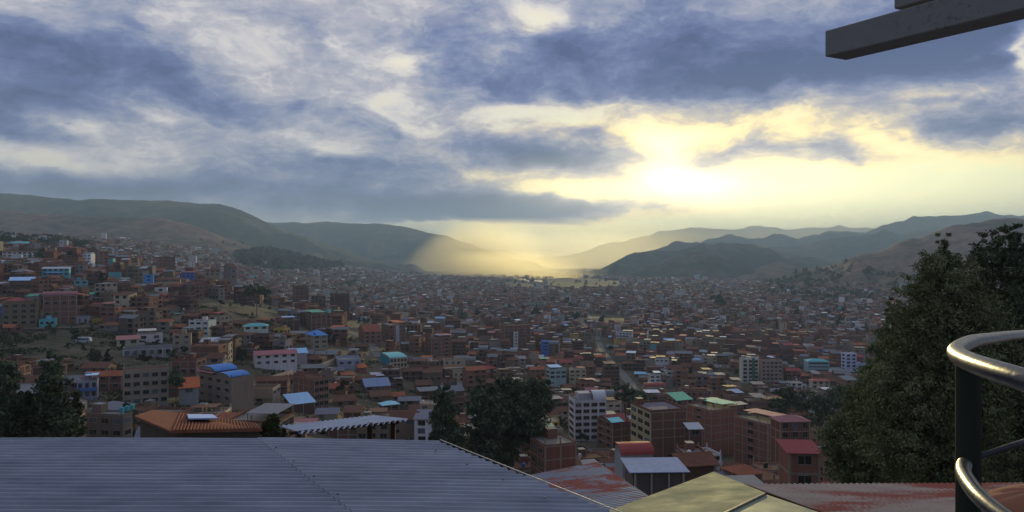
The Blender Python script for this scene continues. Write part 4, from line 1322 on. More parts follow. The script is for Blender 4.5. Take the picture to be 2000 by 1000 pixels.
px_tree('pine_tree', 'right hand slim dark tree of the lower left group', LG, 92, [(146, 772, 7, 14), (143, 800, 13, 20), (146, 832, 17, 24)], 6000, .26, 34, DK, .2)
px_tree('leafy_tree', 'small yellow green bushy tree beside the corrugated canopy', None, 60, [(532, 822, 10, 14), (528, 840, 16, 18), (540, 856, 18, 14)], 4000, .22, 35, (.07, .085, .03), .12)
px_tree('leafy_tree', 'dark round tree behind the mint green roof', None, 290, [(1235, 775, 26, 18), (1215, 760, 16, 12), (1258, 795, 24, 20)], 6000, .6, 36, DK, .35)
px_tree('leafy_tree', 'spreading dark tree at the left edge of the dark grove near the right tree', None, 300, [(1540, 770, 26, 14), (1575, 785, 30, 18), (1520, 795, 22, 16)], 6000, .6, 37, DK, .35)
px_tree('leafy_tree', 'dense dark tree right in the grove beside the big right tree', None, 280, [(1610, 790, 28, 20), (1640, 775, 26, 24), (1595, 815, 24, 16)], 6000, .6, 38, DK, .35)
px_tree('leafy_tree', 'round dark tree on the ridge above the pale rock cut', None, 560, [(500, 564, 20, 9), (518, 572, 14, 8), (485, 572, 12, 7)], 4000, .8, 39, DK, .35)
px_tree('leafy_tree', 'dark lone tree standing in the green field', None, 320, [(188, 690, 9, 10), (184, 698, 11, 9)], 2500, .5, 40, DK, .2)
px_tree('leafy_tree', 'dark conical tree between the tan block and blue vaulted block', None, 262, [(343, 728, 9, 12), (344, 742, 13, 14)], 3000, .45, 41, DK, .25)
px_tree('leafy_tree', 'wide dark tree standing out on the valley floor', None, 1350, [(1400, 582, 13, 7), (1408, 590, 12, 6)], 2500, 1.6, 42, DK, .6)

# prototypes shared by the small trees of the town
PROTO = []
for k in range(4):
    rr = random.Random(50 + k)
    lb = [((rr.uniform(-1.6, 1.6), rr.uniform(-1.6, 1.6), rr.uniform(3.2, 6.5)), (rr.uniform(1.2, 2.2),) * 2 + (rr.uniform(1.1, 1.9),)) for _ in range(5)]
    V, Q, c = leaves(lb, 900, .5, 60 + k, .35, DK if k % 2 else (.035, .048, .022))
    cm = mesh_np('crown', V, Q, [M_LEAF], c)
    tg = trunk_geo(Vector((0, 0, -1.5)), Vector((0, 0, 5)), .22, [Vector(q[0]) for q in lb[:3]], k)
    PROTO.append((cm, tg.mesh('trunk', [M_BARK]), V, Q, c))


def free_spot(dmin, dmax, r):
    for _ in range(400):
        y_ = math.sqrt(r.uniform(dmin ** 2, dmax ** 2)); x_ = (r.uniform(20, 1980) - 1000) / F * y_
        if free(x_, y_, 2.6):
            return x_, y_
    return None


tr = random.Random(77)
spots = []
for a, b, ra, rb, d0, d1 in OPEN[:6]:
    for _ in range(14):
        t = tr.uniform(0, 6.28); q = tr.random() ** .5
        u, v = a + math.cos(t) * ra * q, b + math.sin(t) * rb * q
        d = hit(u, v, 200, 900)
        spots.append(((u - 1000) / F * d, d, tr.uniform(.45, .9)))
for k in range(150):
    s = free_spot(170, 900, tr)
    if s:
        spots.append((s[0], s[1], tr.uniform(.7, 1.35)))
        take(s[0], s[1], 2.5)
tg_used = set()
far_v, far_q, far_c, nb = [], [], [], 0
SIZEW = ['small', 'bushy', 'slender', 'rounded', 'ragged', 'dense', 'spreading', 'stunted']
for i, (x_, y_, s) in enumerate(spots):
    z_ = gz(x_, y_); u = 1000 + F * x_ / y_; v = 500 - F * z_ / y_
    if u < -20 or u > 2000 or v > 870:
        continue
    m = min(marks, key=lambda q: math.hypot(q[0] - u, (q[1] - v) * 1.6))
    sd = COMP[int(round(math.atan2((v - m[1]) * 1.6, u - m[0]) / (math.pi / 4))) % 8]
    lab = None
    for w_ in SIZEW:
        t = f"{w_} dark green tree {sd} {m[2]}"
        if t not in tg_used:
            lab = t; tg_used.add(t); break
    if lab is None:
        continue
    root = empty('town_tree', (x_, y_, z_), tr.uniform(0, 6.28))
    tag(root, lab, 'tree', 'small trees among the houses')
    cm, tm, *_ = PROTO[i % 4]
    for n_, me in (('crown', cm), ('trunk', tm)):
        o = bpy.data.objects.new(n_, me); COL.objects.link(o); o.parent = root; o.scale = (s, s, s * tr.uniform(.8, 1.3))

# woods far off: one mass of crowns
def woods(name, label, pts, s0, s1, seed):
    g = np.random.default_rng(seed)
    VV, QQ, CC, b = [], [], [], 0
    for x_, y_ in pts:
        _, _, V, Q, c = PROTO[g.integers(4)]
        k = g.choice(len(Q), 130, replace=False)
        s = g.uniform(s0, s1); a = g.uniform(0, 6.28)
        vv = V.reshape(-1, 4, 3)[k]
        ctr = vv.mean(1, keepdims=True)
        vv = (ctr + (vv - ctr) * 2.4).reshape(-1, 3) * s
        vv = np.stack([vv[:, 0] * math.cos(a) - vv[:, 1] * math.sin(a) + x_, vv[:, 0] * math.sin(a) + vv[:, 1] * math.cos(a) + y_, vv[:, 2] + gz(x_, y_) - s], -1)
        VV.append(vv); QQ.append(np.arange(len(vv)).reshape(-1, 4) + b); CC.append(c[k]); b += len(vv)
    o = bpy.data.objects.new(name, mesh_np(name, np.concatenate(VV), np.concatenate(QQ), [M_LEAF], np.concatenate(CC)))
    COL.objects.link(o)
    tag(o, label, 'woods', kind='stuff')


wr = np.random.default_rng(5)


def ell(u, v, ru, rv, d0, d1, n):
    out = []
    while len(out) < n:
        y_ = math.sqrt(wr.uniform(d0 ** 2, d1 ** 2)); x_ = (wr.uniform(u - ru, u + ru) - 1000) / F * y_
        uu_ = 1000 + F * x_ / y_
        zz_ = gz(x_, y_); vv_ = 500 - F * zz_ / y_
        if ((uu_ - u) / ru) ** 2 + ((vv_ - v) / rv) ** 2 < 1 or wr.random() < .004:
            out.append((x_, y_))
    return out


woods('wooded_slope', 'dark woods on the slope above the left houses', ell(30, 462, 110, 26, 700, 1500, 420) + ell(180, 474, 90, 14, 800, 1500, 260), 1.4, 2.4, 1)
woods('wooded_spur', 'dark green wooded spur running down between town and mountain', ell(575, 510, 115, 22, 1600, 3600, 900), 3.0, 5.5, 2)
woods('valley_trees', 'dark tree clumps scattered through the far town', [((wr.uniform(350, 1700) - 1000) / F * q, q) for q in wr.uniform(900, 3500, 420)], 1.2, 2.6, 3)
woods('hillside_scrub', 'dark scrub on the lower slope of the right hill', ell(1640, 560, 150, 34, 1500, 2700, 320), 1.4, 3.2, 4)

# rough grass and scrub of the open field
def scrub():
    V, Q, C = [], [], []
    g = np.random.default_rng(9); n = 9000
    pts = []
    while len(pts) < n:
        d = g.uniform(240, 560); u = g.uniform(-20, 860)
        x_ = (u - 1000) / F * d
        pts.append((x_, d))
    p = np.array(pts); z = ground_z(p[:, 0], p[:, 1]); u = 1000 + F * p[:, 0] / p[:, 1]; v = 500 - F * z / p[:, 1]
    k = fbm(p[:, 0] / 18, p[:, 1] / 18, 4) > .47
    inside = np.array([opened(a, b, c) for a, b, c in zip(u, v, p[:, 1])]) | (g.random(len(u)) < .25)
    k &= inside
    p = p[k]; z = z[k]; n = len(p)
    nb_ = 10
    ctr = np.repeat(np.concatenate([p, z[:, None]], 1), nb_, 0) + g.normal(size=(n * nb_, 3)) * np.array([1.0, 1.0, .3]) + np.array([0, 0, .35])
    a = g.normal(size=(n * nb_, 3)); a /= np.linalg.norm(a, axis=1)[:, None]
    b = np.cross(a, g.normal(size=a.shape)); b /= np.linalg.norm(b, axis=1)[:, None]
    a *= .7; b *= .4
    V = np.stack([ctr - a, ctr + b, ctr + a, ctr - b], 1).reshape(-1, 3)
    col = np.array((.06, .07, .03))[None] * g.uniform(.5, 1.6, (n * nb_, 1))
    o = bpy.data.objects.new('scrub', mesh_np('scrub', V, np.arange(len(V)).reshape(-1, 4), [M_LEAF], col))
    COL.objects.link(o)
    tag(o, 'low scrub and rough grass on the open ground', 'scrub', kind='stuff')


scrub()

# ------------------------------------------------------------------ road, walls and vehicle on the left slope
def ribbon(name, cols, rows, half, m, lift=.25, kind='structure', tint=(.14, .125, .105), far=900):
    pts = []
    for u, v in zip(cols, rows):
        d = hit(u, v, 200, far); x_ = (u - 1000) / F * d
        pts.append(Vector((x_, d, 0)))
    g = G()
    for p, q in zip(pts[:-1], pts[1:]):
        n = Vector((-(q - p).y, (q - p).x, 0)).normalized() * half
        k = 6
        for i in range(k):
            a = p + (q - p) * (i / k); b = p + (q - p) * ((i + 1) / k)
            g.poly([(c.x, c.y, max(gz(c.x, c.y), gz((a.x + b.x) / 2, (a.y + b.y) / 2)) + lift) for c in (a - n, b - n, b + n, a + n)], tint, 0)
    tag(g.build(name, m), kind=kind)


M_DIRT = tinted('packed_dirt', .95, .4, .3, spec=.1)
for ln in STREETS:
    ribbon('street', [q[0] for q in ln], [q[1] for q in ln], 3.6, M_DIRT, tint=(.17, .165, .16), far=2500)
ribbon('road', [0, 60, 120, 200, 280, 330], [646, 644, 642, 640, 634, 628], 3.0, M_DIRT)


def long_wall(name, label, u0, r0, d0, u1, r1, d1, hh, tint):
    d0, d1 = hit(u0, r0 + 6, 150, 900), hit(u1, r1 + 6, 150, 900)
    a, b = P(u0, r0, d0), P(u1, r1, d1)
    a.z, b.z = gz(a.x, a.y) + hh, gz(b.x, b.y) + hh
    g = G(); n = 10
    root = empty(name, (a.x, a.y, a.z - hh)); tag(root, label, 'wall')
    v = b - a; L = math.hypot(v.x, v.y); nx, ny = -v.y / L * .15, v.x / L * .15
    for i in range(n):
        p = v * (i / n); q = v * ((i + 1) / n)
        pts = [(p.x - nx, p.y - ny, p.z + hh), (q.x - nx, q.y - ny, q.z + hh), (q.x + nx, q.y + ny, q.z + hh), (p.x + nx, p.y + ny, p.z + hh)]
        g.slab(pts, hh + 5, tint, 0)
    g.build('masonry', M_WALL, root)
    c = G()
    for i in range(n + 1):
        p = v * (i / n)
        c.box(p.x - .22, p.x + .22, p.y - .25, p.y + .25, p.z - 3, p.z + hh + .15, tuple(k * .8 for k in tint), 0)
    c.build('piers', M_WALL, root)


long_wall('retaining_wall', 'long ochre yellow wall right of the white minibus', 180, 626, 388, 236, 621, 380, 2.4, (.42, .25, .09))
long_wall('retaining_wall', 'pale grey wall continuing right from the ochre yellow wall', 238, 624, 378, 284, 613, 380, 3.0, (.36, .36, .38))
long_wall('boundary_wall', 'long pale pinkish wall climbing past the lower middle houses', 500, 752, 235, 572, 728, 275, 3.2, (.42, .34, .30))
long_wall('boundary_wall', 'short cream wall with dark openings above the slate blue roof', 622, 718, 300, 660, 702, 320, 3.0, (.45, .38, .30))
long_wall('retaining_wall', 'curved pale rock cut below the ridge tree', 492, 578, 530, 530, 574, 540, 4.0, (.30, .27, .20))


def minibus():
    x_, d = (164 - 1000) / F * 372, 372
    root = empty('minibus', (x_, d, gz(x_, d) + .5), R(4))
    tag(root, 'white minibus with turquoise stripe parked by the green field', 'minibus')
    g = G()
    prof = [(-3.6, .35), (3.5, .35), (3.75, .7), (3.7, 1.3), (3.2, 2.4), (2.8, 2.7), (-3.3, 2.75), (-3.7, 2.4), (-3.75, .7)]
    for s in (-1, 1):
        pp = [(x, s * 1.05, z) for x, z in prof]
        g.poly(pp if s < 0 else pp[::-1], (.6, .62, .62), 0)
    for i in range(len(prof)):
        a, b = prof[i], prof[(i + 1) % len(prof)]
        g.poly([(a[0], -1.05, a[1]), (a[0], 1.05, a[1]), (b[0], 1.05, b[1]), (b[0], -1.05, b[1])], (.6, .62, .62), 0)
    g.build('body', M_METAL, root)
    g = G(); g.box(-3.7, 3.6, -1.09, -1.05, .75, 1.1, (.1, .45, .5)); g.build('stripe', M_METAL, root)
    for i in range(5):
        g = G(); g.box(-3.3 + i * 1.25, -2.25 + i * 1.25, -1.09, -1.04, 1.45, 2.2, DARK); g.build('window', M_GLASS, root)
    for wx in (-2.4, 2.3):
        for s in (-1, 1):
            g = G(); g.tube([(wx, s * .85, .38), (wx, s * 1.1, .38)], .4, (.015, .015, .015), 0, 14)
            g.build('wheel', M_METAL, root)


minibus()

# long terracotta roofed building near the foreground at the left
def terracotta_hall():
    A, B, C_ = P(262, 812, 66), P(335, 842, 58), P(512, 838, 56)
    root = empty('tile_roofed_hall', (B.x, B.y, B.z - 4))
    tag(root, 'low hall with long red brown tiled roof behind the corrugated roof', 'hall')
    o = Vector(root.location)
    Rg = P(350, 806, 72); Rr = P(500, 828, 72); ax = P(300, 800, 80)
    g = G()
    q = lambda p: tuple(p - o)
    g.slab([q(B), q(C_), q(Rr), q(Rg)], .18, (.24, .10, .06), 0)
    g.slab([q(A), q(B), q(Rg), q(ax)], .18, (.20, .085, .055), 0)
    for i in range(26):       # tile courses running down the slope
        t = (i + .5) / 26
        a = B + (C_ - B) * t; b = Rg + (Rr - Rg) * t
        g.tube([q(a + Vector((0, 0, .03))), q(b + Vector((0, 0, .03)))], .09, (.21, .085, .055), 0, 5)
    g.build('roof', M_TILE, root)
    g = G()
    a, b, c = q(A + Vector((.4, .3, -.3))), q(B + Vector((.2, .6, -.3))), q(C_ + Vector((-.4, .6, -.3)))
    for p0, p1 in ((a, b), (b, c)):
        g.poly([(p0[0], p0[1], p0[2] - 6), (p1[0], p1[1], p1[2] - 6), p1, p0], (.10, .075, .06), 0)
    d2 = q(Rr + Vector((-.4, 0, -.4))); e2 = q(ax + Vector((.2, 0, -.4)))
    for p0, p1 in ((c, d2), (d2, e2), (e2, a)):
        g.poly([(p0[0], p0[1], p0[2] - 6), (p1[0], p1[1], p1[2] - 6), p1, p0], (.10, .075, .06), 0)
    g.build('wall', M_WALL, root)
    g = G(); s0, s1, s2, s3 = P(368, 824.5, 64), P(426, 824, 64), P(415, 816, 70), P(366, 816, 70)
    g.slab([q(s + Vector((0, 0, .35))) for s in (s0, s1, s2, s3)], .12, (.42, .55, .85), 0)
    g.build('roof_sheet', M_TIN, root)


terracotta_hall()

# ------------------------------------------------------------------ near roofs
def corrugated(c00, c10, c11, c01, waves, amp, tint, along='v', nu=2, name='sheet', mats=None, parent=None, patch=None, thick=.006, steps=8):
    """profiled sheet over four corners; waves follow one another along 'u' or 'v'"""
    o = Vector(parent.location) if parent else Vector((0, 0, 0))
    nw = waves * steps + 1
    a = np.linspace(0, 1, nw); b = np.linspace(0, 1, nu)
    if along == 'v':
        Uu, Vv = np.meshgrid(b, a)
    else:
        Uu, Vv = np.meshgrid(a, b)
    c = [np.array(k - o) for k in (c00, c10, c11, c01)]
    Pt = (c[0] * ((1 - Uu) * (1 - Vv))[..., None] + c[1] * (Uu * (1 - Vv))[..., None] + c[2] * (Uu * Vv)[..., None] + c[3] * ((1 - Uu) * Vv)[..., None])
    W_ = (Vv if along == 'v' else Uu) * waves
    dent = (fbm(Pt[..., 0] * .8 + 40, Pt[..., 1] * .8 + 40, 2) - .5) * amp * .8
    Pt[..., 2] += np.cos(W_ * 2 * math.pi) * amp + dent
    h, w = Uu.shape
    V = np.concatenate([Pt.reshape(-1, 3), (Pt - np.array([0, 0, thick])).reshape(-1, 3)])
    i = np.arange(h - 1)[:, None] * w + np.arange(w - 1)[None]
    Q = np.stack([i, i + 1, i + w + 1, i + w], -1).reshape(-1, 4)
    Q = np.concatenate([Q, Q[:, ::-1] + h * w])
    # edges
    def edge(idx):
        idx = np.array(idx)
        return np.stack([idx[:-1], idx[:-1] + h * w, idx[1:] + h * w, idx[1:]], -1)
    Q = np.concatenate([Q, edge(np.arange(w)), edge(np.arange(w) + (h - 1) * w), edge(np.arange(h) * w), edge(np.arange(h) * w + w - 1)])
    col = np.tile(np.array(tint, float), (len(Q), 1))
    me = mesh_np(name, V, Q, mats, col, smooth=False)
    ob = bpy.data.objects.new(name, me); COL.objects.link(ob); ob.parent = parent
    return ob


def zinc_mat(name, base, stain, rust=None, rough=.42, along=(1, 1, 1), rscale=.6, rfrom=.5, rto=.6):
    """weathered galvanised sheet: dull spangle, runs of dirt, optional flaking paint"""
    m, t, b = mat(name)
    pos = t.new('ShaderNodeNewGeometry').outputs['Position']
    v = t.new('ShaderNodeVectorMath', {0: pos, 1: along}, operation='MULTIPLY').outputs[0]
    n = t.noise(v, 2.2, 6, .65)
    n2 = t.noise(pos, 14.0, 4, .6)
    c = t.mix(t.mrange(n, .35, .68), base, stain)
    c = t.mix(t.mrange(n2, .3, .75, 0, .35), c, tuple(k * .7 for k in base))
    rg = t.mrange(n, .3, .7, rough, rough + .2)
    if rust:
        r_ = t.noise(v, rscale, 7, .68, .4)
        fac = t.mrange(r_, rfrom, rto, 0, 1, True)
        c = t.mix(fac, c, rust)
        rg = t.mix(fac, (rough,) * 3, (.85,) * 3)
    t.put(b.inputs['Base Color'], c)
    t.put(b.inputs['Roughness'], rg)
    b.inputs['Metallic'].default_value = .25 if not rust else .1
    b.inputs['Specular IOR Level'].default_value = .22 if rough > .43 else .5
    return m


M_ZINC = zinc_mat('galvanised_sheet', (.26, .29, .36), (.155, .18, .24), along=(.35, 1, 1))
M_ZINC2 = zinc_mat('galvanised_sheet_new', (.29, .32, .385), (.18, .205, .265), along=(.35, 1, 1))
M_RUSTBLUE = zinc_mat('blue_sheet_with_red_paint', (.18, .22, .30), (.13, .16, .23), (.26, .07, .055), .6, (.55, 1.6, 1), .45, .50, .58)
M_RUSTPINK = zinc_mat('pale_sheet_with_red_paint', (.46, .37, .30), (.33, .27, .23), (.34, .12, .085), .5, (.5, 1.8, 1), .55, .47, .58)
M_OLIVE = zinc_mat('mossy_fibre_panel', (.25, .27, .17), (.19, .21, .13), None, .8, (1, 1, 1))
M_DKMETAL = tinted('dark_paint', .5, 2.0, .2)


def near_house():
    """long house whose corrugated roof fills the lower left"""
    H0 = -3.0
    root = empty('tin_roofed_house', (-6, 8, -9)); tag(root, 'house under the wide grey blue corrugated roof in the left foreground', 'house')

    def on(u, v):
        d = -H0 * F / (v - 500)
        return Vector(((u - 1000) / F * d, d, H0))
    fr, fs = on(858, 864.5), on(503, 858.5)
    dr = Vector((on(1190, 1000) - fr)); ds = Vector((on(682, 998) - fs))
    fl = Vector((-13.5, on(0, 855).y, H0))
    y1 = 3.2
    def ext(p, dv):
        return p + dv * ((p.y - y1) / -dv.y)
    nr, ns = ext(fr, dr), ext(fs, ds)
    nl = Vector((-13.5, y1, H0))
    nl.z = ns.z = nr.z = H0
    tl = Vector((0, 0, .02))
    waves = int((fl.y - y1) / .155)
    corrugated(nl, ns + Vector((.12, 0, 0)), fs + Vector((.12, 0, 0)), fl, waves, .022, (1,) * 3, 'v', 60, 'roof_sheet', [M_ZINC], root)
    up = Vector((0, 0, .012))
    corrugated(ns + up, nr + up, fr + up, fs + up, waves, .022, (1,) * 3, 'v', 40, 'roof_sheet', [M_ZINC2], root)
    # trim along the right edge, scalloped closure below it
    o = Vector(root.location)
    g = G()
    off = Vector((dr.y, -dr.x, 0)).normalized() * -1
    a0, a1 = fr + up + Vector((.015, .02, .03)), nr + up + Vector((.015, 0, .03))
    g.tube([a0 - o, a1 - o], .008, (.42, .40, .37), 0, 8)
    g.build('edge_trim', M_METAL, root)
    g = G()
    for i in range(13):        # fixing screws along the lap and near the right edge
        t = i / 12
        for p, q in ((fs, ns), (fr + Vector((-.55, 0, 0)), nr + Vector((-.55, 0, 0)))):
            c = p + (q - p) * t + Vector((.05, 0, .055)) - o
            g.tube([c, c + Vector((0, 0, .012))], .015, (.03, .03, .035), 0, 8)
    g.build('screws', M_DKMETAL, root)
    g = G()
    wl = [nl + Vector((.3, .1, -.06)), nr + Vector((-.35, .1, -.06)), fr + Vector((-.3, -.25, -.06)), fl + Vector((.3, -.25, -.06))]
    wl = [p - o for p in wl]
    n = len(wl)
    for i in range(n):
        p, q = wl[i], wl[(i + 1) % n]
        g.poly([(p.x, p.y, p.z - 14), (q.x, q.y, q.z - 14), tuple(q), tuple(p)], ADOBE, 0)
    g.build('wall', M_WALL, root)


near_house()


def canopy():
    root = empty('canopy', tuple(P(660, 900, 16))); tag(root, 'small open canopy with wavy blue grey corrugated sheet on dark posts', 'canopy')
    o = Vector(root.location)
    lf, rf, rb, lb = P(583, 846, 14), P(797, 820, 15.2), P(728, 812.5, 18), P(543, 833, 16.6)
    corrugated(lf, rf, rb, lb, 19, .026, (1,) * 3, 'u', 6, 'roof_sheet', [zinc_mat('canopy_sheet', (.42, .47, .58), (.30, .36, .48), along=(1, .4, 1))], root)
    for u, v, d, wd in ((584, 852, 14.2, .075), (722, 829, 14.9, .085), (768, 825, 15.2, .085), (555, 838, 16.2, .07)):
        p = P(u, v - 3, d) - o
        g = G(); g.box(p.x - wd / 2, p.x + wd / 2, p.y - wd / 2, p.y + wd / 2, p.z - 6.5, p.z, (.035, .022, .018), 0)
        g.build('post', M_BARK, root)
    g = G(); a, b = P(566, 846, 14.2) - o, P(780, 824, 15.2) - o
    g.tube([a, b], .03, (.035, .022, .018), 0, 6)
    g.build('beam', M_BARK, root)


canopy()


def roof_house(name, label, corners, waves, amp, along, m, wallt, drop=9, nu=30, extra=None):
    c00, c10, c11, c01 = corners
    ctr = (c00 + c10 + c11 + c01) / 4
    root = empty(name, (ctr.x, ctr.y, ctr.z - drop)); tag(root, label, 'house')
    o = Vector(root.location)
    corrugated(c00, c10, c11, c01, waves, amp, (1,) * 3, along, nu, 'roof_sheet', [m], root)
    g = G()
    ps = [p + (ctr - p) * .05 - Vector((0, 0, amp + .03)) - o for p in (c00, c10, c11, c01)]
    for i in range(4):
        p, q = ps[i], ps[(i + 1) % 4]
        g.poly([(p.x, p.y, p.z - drop), (q.x, q.y, q.z - drop), tuple(q), tuple(p)], wallt, 0)
    g.build('wall', M_WALL, root)
    return root


# red and blue sheet, second roof to the right
roof_house('tin_roofed_house', 'house with blue grey roof blotched with old red paint right of the big corrugated roof',
           (P(1125, 1035, 15), P(1330, 1010, 15.6), P(1166, 903, 23), P(985, 938, 21.5)), 42, .013, 'v', M_RUSTBLUE, (.2, .14, .11))
# pale sheet with red paint, lower right
a0, a1 = P(1452, 946, 11.2), P(2180, 943, 11.2)
sh = Vector((1.05, -2.6, .12)); sh2 = Vector((2.1, -5.2, .24))
roof_house('tin_roofed_house', 'house with pale rusty pink corrugated roof along the bottom right',
           (a0 + sh2, a1 + sh2 + Vector((0, 0, 0)), a1, a0), 66, .016, 'u', M_RUSTPINK, (.25, .2, .16), 8, 24)


def olive_roof():
    ap, lf, rt = P(1394, 921, 12.5), P(1150, 1012, 9.6), P(1494, 962, 10.2)
    root = empty('panel_roofed_house', (ap.x, ap.y - 1, -9)); tag(root, 'house with smooth mossy yellow green panel roof at the bottom centre right', 'house')
    o = Vector(root.location)
    nr = rt + (lf - ap) * 1.0
    g = G()
    n = 16
    def quad(c0, c1, c2, c3, th, tint):
        for i in range(n):
            a, b = i / n, (i + 1) / n
            g.slab([c0 + (c1 - c0) * a - o, c0 + (c1 - c0) * b - o, c3 + (c2 - c3) * b - o, c3 + (c2 - c3) * a - o], th, tint)
    g.slab([lf - o, nr - o, rt - o, ap - o], .05, (1, 1, 1))
    g.build('roof', M_OLIVE, root)
    g = G()
    rr = P(1612, 1000, 9.3); dn = Vector((0, 0, -.03))
    g.slab([nr + dn - o, rr + (lf - ap) + dn - o, rr + dn - o, rt + dn + Vector((.03, 0, 0)) - o], .05, (1, 1, 1))
    g.build('lower_roof', zinc_mat('greenish_panel', (.24, .28, .20), (.19, .23, .18), None, .6), root)
    g = G()
    g.tube([rt + Vector((0, 0, -.02)) - o, nr + Vector((0, 0, -.02)) - o], .022, (.05, .045, .035), 0, 6)
    g.build('edge_strip', M_DKMETAL, root)
    g = G()
    ps = [p * 1.0 - o for p in (lf + Vector((.3, .2, -.1)), nr + Vector((-.2, 0, -.2)), rt + Vector((-.2, -.2, -.1)), ap + Vector((0, -.35, -.1)))]
    for i in range(4):
        p, q = ps[i], ps[(i + 1) % 4]
        g.poly([(p.x, p.y, -6), (q.x, q.y, -6), tuple(q), tuple(p)], (.2, .16, .12), 0)
    g.build('wall', M_WALL, root)


olive_roof()


def mound():
    c = P(2030, 1012, 8.3)
    root_loc = (c.x, c.y, c.z)
    r = np.random.default_rng(3)
    nu, nv = 40, 16
    th = np.linspace(0, 2 * math.pi, nu, endpoint=False); ph = np.linspace(0, math.pi / 2, nv)
    A, B = np.meshgrid(th, ph)
    rad = 1 + (fbm(np.cos(A) * 2 + 5, np.sin(A) * 2 + B + 5, 3) - .5) * .25
    V = np.stack([np.cos(A) * np.cos(B) * .70 * rad, np.sin(A) * np.cos(B) * .5 * rad, np.sin(B) * .36 * rad - .03], -1).reshape(-1, 3)
    i = np.arange(nv - 1)[:, None] * nu + np.arange(nu)[None]; j = np.arange(nv - 1)[:, None] * nu + (np.arange(nu)[None] + 1) % nu
    Q = np.stack([i, j, j + nu, i + nu], -1).reshape(-1, 4)
    m = zinc_mat('red_brown_cloth', (.30, .12, .07), (.24, .12, .07), None, .85)
    m.node_tree.nodes['Principled BSDF'].inputs['Metallic'].default_value = 0
    o = bpy.data.objects.new('tarpaulin', mesh_np('tarpaulin', V, Q, [m], smooth=True))
    o.location = root_loc; COL.objects.link(o)
    tag(o, 'rounded red brown tarpaulin heap on the rusty pink roof at the right edge', 'tarpaulin')


mound()

# ------------------------------------------------------------------ the terrace: handrail, roof beams
def chrome_mat():
    m, t, b = mat('worn_grey_paint')
    pos = t.new('ShaderNodeNewGeometry').outputs['Position']
    n = t.noise(pos, 9.0, 5, .6); n2 = t.noise(pos, 60.0, 3, .6)
    c = t.mix(t.mrange(n, .35, .7), (.03, .034, .04), (.055, .061, .07))
    c = t.mix(t.mrange(n2, .55, .75, 0, .4), c, (.10, .10, .09))
    t.put(b.inputs['Base Color'], c)
    t.put(b.inputs['Roughness'], t.mrange(n2, .3, .7, .26, .42))
    b.inputs['Metallic'].default_value = .55
    t.put(b.inputs['Normal'], t.new('ShaderNodeBump', {'Strength': .12, 'Distance': .004, 'Height': n2}).outputs[0])
    return m


M_RAIL = chrome_mat()


def spline(pts, n):
    """Catmull-Rom through pts"""
    out = []
    p = [pts[0] * 2 - pts[1]] + pts + [pts[-1] * 2 - pts[-2]]
    for i in range(1, len(p) - 2):
        for k in range(n):
            t = k / n
            out.append(.5 * ((2 * p[i]) + (p[i + 1] - p[i - 1]) * t + (2 * p[i - 1] - 5 * p[i] + 4 * p[i + 1] - p[i + 2]) * t * t + (3 * p[i] - p[i - 1] - 3 * p[i + 1] + p[i + 2]) * t ** 3))
    out.append(pts[-1])
    return out


def handrail():
    base = P(1891, 1300, 1.95)
    root = empty('handrail', (base.x, base.y, -1.55)); tag(root, 'grey metal handrail curling round its post at the right edge', 'handrail')
    o = Vector(root.location)
    top = [P(2200, 812, 1.05), P(2080, 768, 1.2), P(2000, 742, 1.32), P(1940, 723, 1.45), P(1900, 709, 1.58), P(1876, 697, 1.72), P(1868, 687, 1.88), P(1877, 677, 2.05), P(1900, 667, 2.3), P(1935, 661, 2.7), P(2000, 653, 3.5), P(2120, 645, 4.6)]
    g = G(); g.smooth = True
    g.tube([p - o for p in spline(top, 8)], .0215, (1, 1, 1), 0, 20)
    g.build('top_rail', M_RAIL, root)
    low = [P(2110, 1085, 1.25), P(2020, 1045, 1.36), P(1960, 1010, 1.46), P(1915, 972, 1.58), P(1890, 940, 1.72), P(1881, 918, 1.86), P(1887, 900, 2.02), P(1894, 893, 2.15)]
    g = G(); g.smooth = True
    g.tube([p - o for p in spline(low, 8)], .0185, (1, 1, 1), 0, 20)
    g.build('lower_rail', M_RAIL, root)
    g = G(); g.smooth = True
    g.tube([P(1912, 892, 2.0) - o, P(2110, 826, 2.2) - o], .0078, (1, 1, 1), 0, 12)
    g.build('rod', M_RAIL, root)
    t = P(1891, 712, 1.98) - o
    g = G(); g.smooth = True
    g.tube([(t.x, t.y, 0), (t.x, t.y, t.z)], .0305, (.024, .028, .02), 0, 20)
    g.build('post', tinted('dark_rail_paint', .9, 6.0, .25, spec=.03), root)


handrail()

# terrace slab the photographer stands on (below the frame) that carries the rail
g = G(); g.box(-2.5, 3.6, -4, 2.25, -1.75, -1.55, CONC, 0)
ter = g.build('terrace', [M_WALL]); tag(ter, kind='structure')


